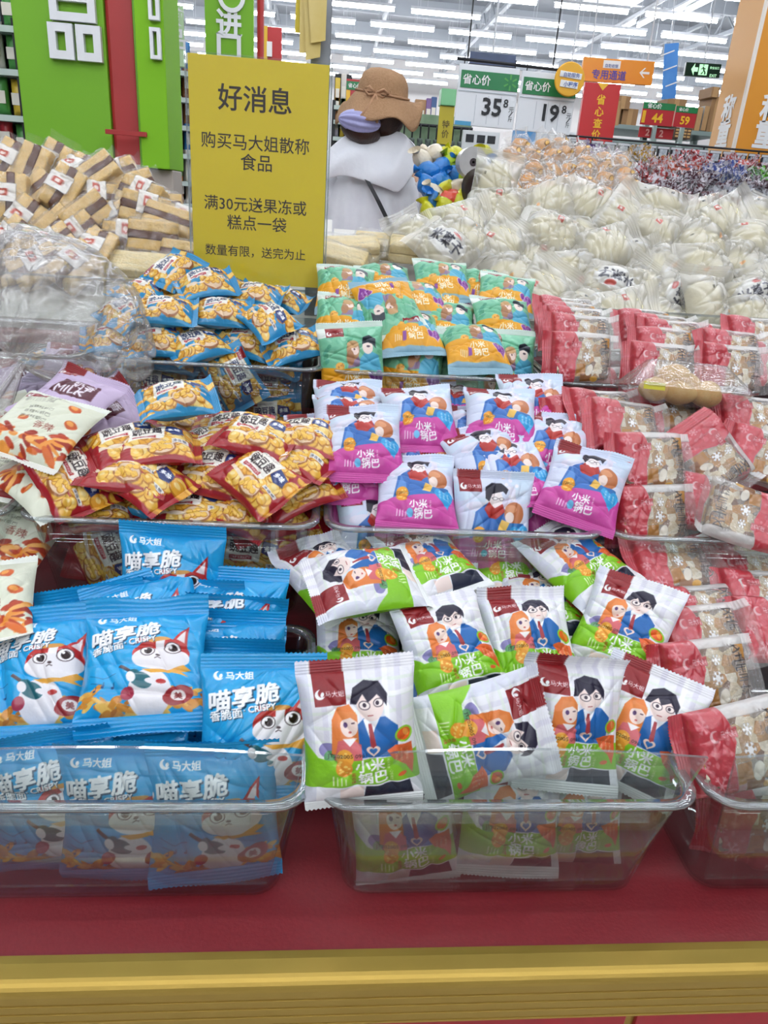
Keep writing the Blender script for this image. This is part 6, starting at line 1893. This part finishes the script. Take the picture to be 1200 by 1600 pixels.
# ------------------------------------------------------------------ the woman
def woman():
    Y = 3.15
    c = aty(588, 260, Y)
    top = aty(600, 108, Y).z
    X = c.x
    head = Vector((aty(598, 165, Y).x, Y, aty(598, 168, Y).z))
    sh = aty(590, 262, Y).z
    sk = bpy.data.meshes.new('person_skeleton')
    hz = .0
    pel = Vector((X, Y, sh - .46))
    J = [pel, Vector((X, Y, sh - .25)), Vector((X, Y, sh - .04)), Vector((X + .01, Y + .005, sh + .04)), head + Vector((0, .01, -.03)), head + Vector((0, .01, .07))]
    R = [.14, .115, .12, .05, .075, .07]
    E = [(0, 1), (1, 2), (2, 3), (3, 4), (4, 5)]
    def chain(start, pts):
        p = start
        for q, r in pts:
            J.append(Vector(q)); R.append(r); E.append((p, len(J) - 1)); p = len(J) - 1
        return p
    for s in (-1, 1):
        w = chain(2, [((X + s * .16, Y, sh - .05), .055), ((X + s * .22, Y + .05, sh - .3), .042), ((X + s * .14, Y + .26, sh - .33), .03), ((X + s * .11, Y + .33, sh - .32), .028)])
        hp = J[w]
        for k in range(5):
            off = Vector(((k - 2) * .016 * 1.0, .045 + .008 * (k in (2, 1)), 0)) if k < 4 else Vector((-s * .045, .01, .01))
            chain(w, [(hp + off, .009), (hp + off * 1.7 + Vector((0, 0, -.015)), .007)])
        chain(0, [((X + s * .085, Y, sh - .56), .085), ((X + s * .09, Y + .01, .46), .055), ((X + s * .09, Y - .02, .08), .036), ((X + s * .095, Y + .1, .03), .032)])
    sk.from_pydata([tuple(p - Vector((X, Y, 0))) for p in J], E, [])
    tmp = bpy.data.objects.new('person_tmp', sk)
    COL.objects.link(tmp)
    md = tmp.modifiers.new('skin', 'SKIN')
    for i, v in enumerate(sk.skin_vertices[0].data):
        v.radius = (R[i], R[i] * .8)
        v.use_root = i == 0
    sb = tmp.modifiers.new('sub', 'SUBSURF')
    sb.levels = sb.render_levels = 2
    dg = bpy.context.evaluated_depsgraph_get()
    me = bpy.data.meshes.new_from_object(tmp.evaluated_get(dg))
    bpy.data.objects.remove(tmp)
    me.materials.clear()
    me.materials.append(mat('skin', '#c89a7c', .5))
    me.polygons.foreach_set('use_smooth', [True] * len(me.polygons))
    o = link('person', me, None, (X, Y, 0))
    tag(o, 'woman seen from behind in a straw hat and white wide-collared blouse', 'person')
    def at(px, py, dy=0):
        p = aty(px, py, Y + dy)
        return p - Vector((X, Y, 0))
    WH = mat('white_cotton', '#dfe1e8', .8, noise=(14, '#eceef2', .3), bump=(40, .15))
    rr = random.Random(5)
    # blouse: gathered body and two sleeves
    rings = []
    for j in range(16):
        t = j / 15
        z = sh + .015 - t * .62
        rx = [.07, .165, .19, .2, .21][min(4, j)] if j < 5 else .205 + .06 * (t - .3)
        ry = [.06, .1, .115, .12, .125][min(4, j)] if j < 5 else .13 + .06 * (t - .3)
        rings.append([Vector((rx * math.cos(a) * (1 + .05 * t * math.sin(11 * a + 1)), ry * math.sin(a) * (1 + .2 * t * math.sin(17 * a) + .08 * t * math.sin(31 * a)), z)) for a in [2 * math.pi * k / 72 for k in range(72)]])
    MB().loft(rings, True).obj('blouse', WH, o, smooth=True)
    for s in (-1, 1):
        b = MB()
        pts = [(s * .15, 0, sh - .04), (s * .21, .01, sh - .13), (s * .25, .04, sh - .26), (s * .235, .1, sh - .36), (s * .19, .18, sh - .36), (s * .15, .24, sh - .34)]
        b.tube(pts, [.062, .078, .085, .088, .07, .045], 20)
        b.obj('sleeve', WH, o, smooth=True)
    # sailor collar lying over the back and shoulders
    edge = [(488, 262), (500, 290), (517, 277), (540, 273), (565, 282), (590, 290), (608, 296), (622, 306), (640, 282), (660, 248), (655, 236), (645, 226)]
    neckp = [(548, 206), (552, 209), (558, 211), (566, 212), (575, 213), (585, 213), (592, 213), (600, 212), (606, 211), (612, 209), (616, 207), (620, 204)]
    b = MB()
    rows = []
    for j in range(13):
        t = j / 12
        row = []
        for (ex, ey), (nx, ny) in zip(edge, neckp):
            px, py = nx + (ex - nx) * t, ny + (ey - ny) * t
            bulge = -.07 - .075 * math.sin(min(1, t * 1.1) * math.pi / 2) + .07 * max(0, abs(px - 585) / 85 - .6) ** 1.0
            row.append(at(px, py - 6 * math.sin(math.pi * t) * (abs(ex - 585) / 90), bulge + .006 * math.sin(t * 9 + px * .08)))
        rows.append(row)
    v = [p for r_ in rows for p in r_]
    n = len(edge)
    f = [(j * n + k, (j + 1) * n + k, (j + 1) * n + k + 1, j * n + k + 1) for j in range(12) for k in range(n - 1)]
    cm = mesh_from('sailor_collar', v, f, WH, True)
    co = link('sailor_collar', cm, o)
    so = co.modifiers.new('thickness', 'SOLIDIFY'); so.thickness = .004
    su = co.modifiers.new('smooth', 'SUBSURF'); su.levels = su.render_levels = 1
    # hair and scrunchie
    HAIR = mat('dark_brown_hair', '#2c1712', .4, noise=(60, '#3e241a', .3), bump=(150, .3))
    hc = at(580, 190, -.01)
    hair = lump(.18, .19, .22, HAIR, 9, 'hair', .03)
    link('hair', hair, o, T(head - Vector((X, Y, 0)) + Vector((0, -.015, -.005))))
    link('hair_knot', lump(.15, .09, .09, HAIR, 12, 'hair_knot', .06), o, T(at(564, 204, -.085)) @ RY(8))
    v = []
    f = []
    for j in range(13):
        th = math.pi * (j + .5) / 13
        for k in range(64):
            a = 2 * math.pi * k / 64
            q = 1 + .09 * math.sin(9 * a + .6 * th) + .05 * math.sin(5 * a)
            v.append((math.cos(th) * .078, math.sin(th) * math.cos(a) * .034 * q, math.sin(th) * math.sin(a) * .036 * q))
    for j in range(12):
        for k in range(64):
            f.append((j * 64 + k, j * 64 + (k + 1) % 64, (j + 1) * 64 + (k + 1) % 64, (j + 1) * 64 + k))
    f += [tuple(range(64)), tuple(range(12 * 64, 13 * 64))]
    link('scrunchie', mesh_from('scrunchie', v, f, mat('lavender_satin', '#a6a6d4', .4, bump=(60, .3)), True), o, T(at(562, 190, -.115)) @ RY(4))
    # face
    hb = head - Vector((X, Y, 0))
    FC = mat('skin')
    MB().tube([(0, .085, .02), (0, .105, -.01), (0, .1, -.02)], [.008, .014, .01], 8).obj('nose', FC, o, T(hb), smooth=True)
    MB().tube([(-.022, .083, -.045), (0, .092, -.047), (.022, .083, -.045)], .006, 6).obj('mouth', mat('lip', '#a85a54', .4), o, T(hb), smooth=True)
    for s in (-1, 1):
        link('eye', lump(.026, .014, .014, mat('eye_dark', '#2a2020', .2), 1, 'eye', 0), o, T(hb + Vector((s * .032, .082, .015))))
        link('ear', lump(.016, .03, .05, FC, 2, 'ear', .02), o, T(hb + Vector((s * .078, .005, -.005))))
    # hat: crown, wavy brim, cord with bow
    ST = mat('tan_crochet_straw', '#a8805c', .85, noise=(120, '#b8916c', .25), bump=(240, .6))
    hbx, hbz = aty(597, 152, Y).x - X, aty(597, 152, Y).z
    H = top - hbz
    prof = [(.098, 0), (.094, .25), (.09, .5), (.08, .75), (.058, .93), (.03, 1.0), (.001, 1.01)]
    hat = MB().lathe([(r_, z * H) for r_, z in prof], 36).obj('straw_hat', ST, o, T(hbx + .0, -.01, hbz) @ RY(6) @ RX(6), smooth=True)
    rings = []
    for j in range(9):
        t = j / 8
        rings.append([Vector(((.097 + .06 * t) * math.cos(a), (.097 + .06 * t) * math.sin(a), -.085 * t ** 1.1 + t * t * (.02 * math.sin(5 * a + 1.2) + .022 * math.sin(3 * a + .4)) + .06 * t * max(0, math.cos(a - .1)) ** 2)) for a in [2 * math.pi * k / 72 for k in range(72)]])
    br = MB().loft(rings, False).obj('brim', ST, hat, smooth=True)
    sd = br.modifiers.new('thickness', 'SOLIDIFY'); sd.thickness = .005
    CO = mat('tan_cord', '#b48a68', .7)
    MB().tube([(.1 * math.cos(a), .1 * math.sin(a), .008) for a in [2 * math.pi * k / 40 for k in range(41)]], .0045, 6, False).obj('hat_cord', CO, hat, smooth=True)
    bow = MB()
    for s in (-1, 1):
        bow.tube([(0, 0, 0), (s * .018, -.004, .012), (s * .03, -.004, .004), (s * .018, -.004, -.006), (0, 0, 0)], .0035, 6)
        bow.tube([(0, 0, 0), (s * .012, -.012, -.03), (s * .022 - .01, -.03, -.06)], .0035, 6)
    bow.obj('cord_bow', CO, hat, T(-.03, -.1, .006) @ Matrix.Scale(1.5, 4), smooth=True)
    # strap
    pts = [at(574, 282, -.15), at(590, 312, -.165), at(606, 345, -.17), at(620, 385, -.16)]
    b = MB()
    v = []
    for p in pts:
        v += [p + Vector((-.011, 0, .004)), p + Vector((.011, 0, -.004)), p + Vector((.011, .003, -.004)), p + Vector((-.011, .003, .004))]
    f = []
    for i in range(3):
        for k in range(4):
            f.append((i * 4 + k, i * 4 + (k + 1) % 4, i * 4 + 4 + (k + 1) % 4, i * 4 + 4 + k))
    b.add(v, f).obj('black_bag_strap', mat('black_strap', '#15151a', .5), o)
    # trousers and shoes, hidden behind the table
    for s in (-1, 1):
        MB().tube([(s * .085, 0, sh - .5), (s * .09, .01, .46), (s * .09, -.02, .1)], [.11, .09, .08], 16).obj('trouser_leg', mat('dark_trousers', '#3a3c46', .8), o, smooth=True)
        MB().bbox(s * .095 - .045, s * .095 + .045, -.08, .17, 0, .08, .02).obj('shoe', mat('white_plastic'), o, smooth=True)
woman()

# ------------------------------------------------------------------ let the bags settle: slide any that cut into a nearer one away from it
DIM = dict(green=(.102, .109, .046), pink=(.102, .103, .046), teal=(.102, .111, .046), blue=(.122, .108, .046), peablue=(.082, .074, .036), peared=(.09, .08, .036), cream=(.11, .102, .036), lav=(.11, .092, .034), nougat=(.094, .08, .03), rice=(.12, .1, .08), pie=(.102, .07, .05), long=(.14, .07, .05))
def _th(a, b, t):
    return t / 2 * np.clip(1 - a ** 2.6, 0, 1) ** .6 * np.clip(1 - b ** 2.4, 0, 1) ** .7
def relax():
    L = []
    for grp, items in ALL.items():
        for q in items:
            if q[4] in DIM and q[0].name not in FILED:
                L.append((q[0], DIM[q[4]]))
    L.sort(key=lambda q: (q[0].location - CAM).length)
    g = np.linspace(-.85, .85, 6)
    GX, GZ = [a.ravel() for a in np.meshgrid(g, g)]
    S = []
    for o, (w, h, t) in L:
        th = _th(abs(GX), abs(GZ), t) * .9
        pts = np.concatenate([np.stack([GX * w / 2, s * th, GZ * h / 2], 1) for s in (-1, 0, 1)])
        R = np.array(o.matrix_basis.to_3x3())
        S.append([np.array(o.location), R, pts @ R.T, (w, h, t)])
    def pen(p, i, j):
        c, R, wp, d = S[j]
        q = (wp_i[i] + p - c) @ R
        m = (_th(np.minimum(1, abs(q[:, 0]) / (d[0] / 2)), np.minimum(1, abs(q[:, 2]) / (d[1] / 2)), d[2]) * .9 - abs(q[:, 1])).max()
        q = (S[j][2] + c - p) @ S[i][1]
        e = S[i][3]
        return max(m, (_th(np.minimum(1, abs(q[:, 0]) / (e[0] / 2)), np.minimum(1, abs(q[:, 2]) / (e[1] / 2)), e[2]) * .9 - abs(q[:, 1])).max())
    wp_i = [s[2] for s in S]
    C = np.array([s[0] for s in S])
    for i in range(1, len(S)):
        p0 = C[i].copy()
        near = [j for j in range(i) if np.linalg.norm(C[j] - p0) < .17]
        if not near:
            continue
        d = p0 - np.array(CAM)
        d /= np.linalg.norm(d)
        best, bp = 1e9, p0
        for k in range(15):
            p = p0 + d * .005 * k
            m = max(0.0, max(pen(p, i, j) for j in near))
            if m + .0004 * k < best:
                best, bp = m + .0004 * k, p
            if m < .003:
                break
        C[i] = bp
        S[i][0] = bp
        L[i][0].location = Vector(bp)
relax()

# ------------------------------------------------------------------ labels for the heaps, from where each piece lies
bpy.data.objects.remove(_txt_o)
ORD = ORD + ['twenty-first', 'twenty-second', 'twenty-third', 'twenty-fourth']
for grp, items in ALL.items():
    free = [q for q in items if not q[3]]
    free.sort(key=lambda q: -(q[2] - 0.07 * (q[1] - 600)))
    rows, cur = [], []
    step = 16 if 'bun' in grp or 'jelly' in grp else (28 if 'cake' in grp else 32)
    for q in free:
        y = q[2] - 0.07 * (q[1] - 600)
        if cur and (cur[0] - y) > step:
            rows.append(cur[1:]); cur = []
        if not cur:
            cur = [y]
        cur.append(q)
    if cur: rows.append(cur[1:])
    for ri, row in enumerate(rows):
        row.sort(key=lambda q: q[1])
        for ci, q in enumerate(row):
            place = ('%s from left' % ORD[ci + 1]) if len(row) > 1 else 'by itself'
            q[0]['label'] = '%s, %s row from the front, %s' % (KINDS[q[4]]['look'], ORD[ri + 1], place)
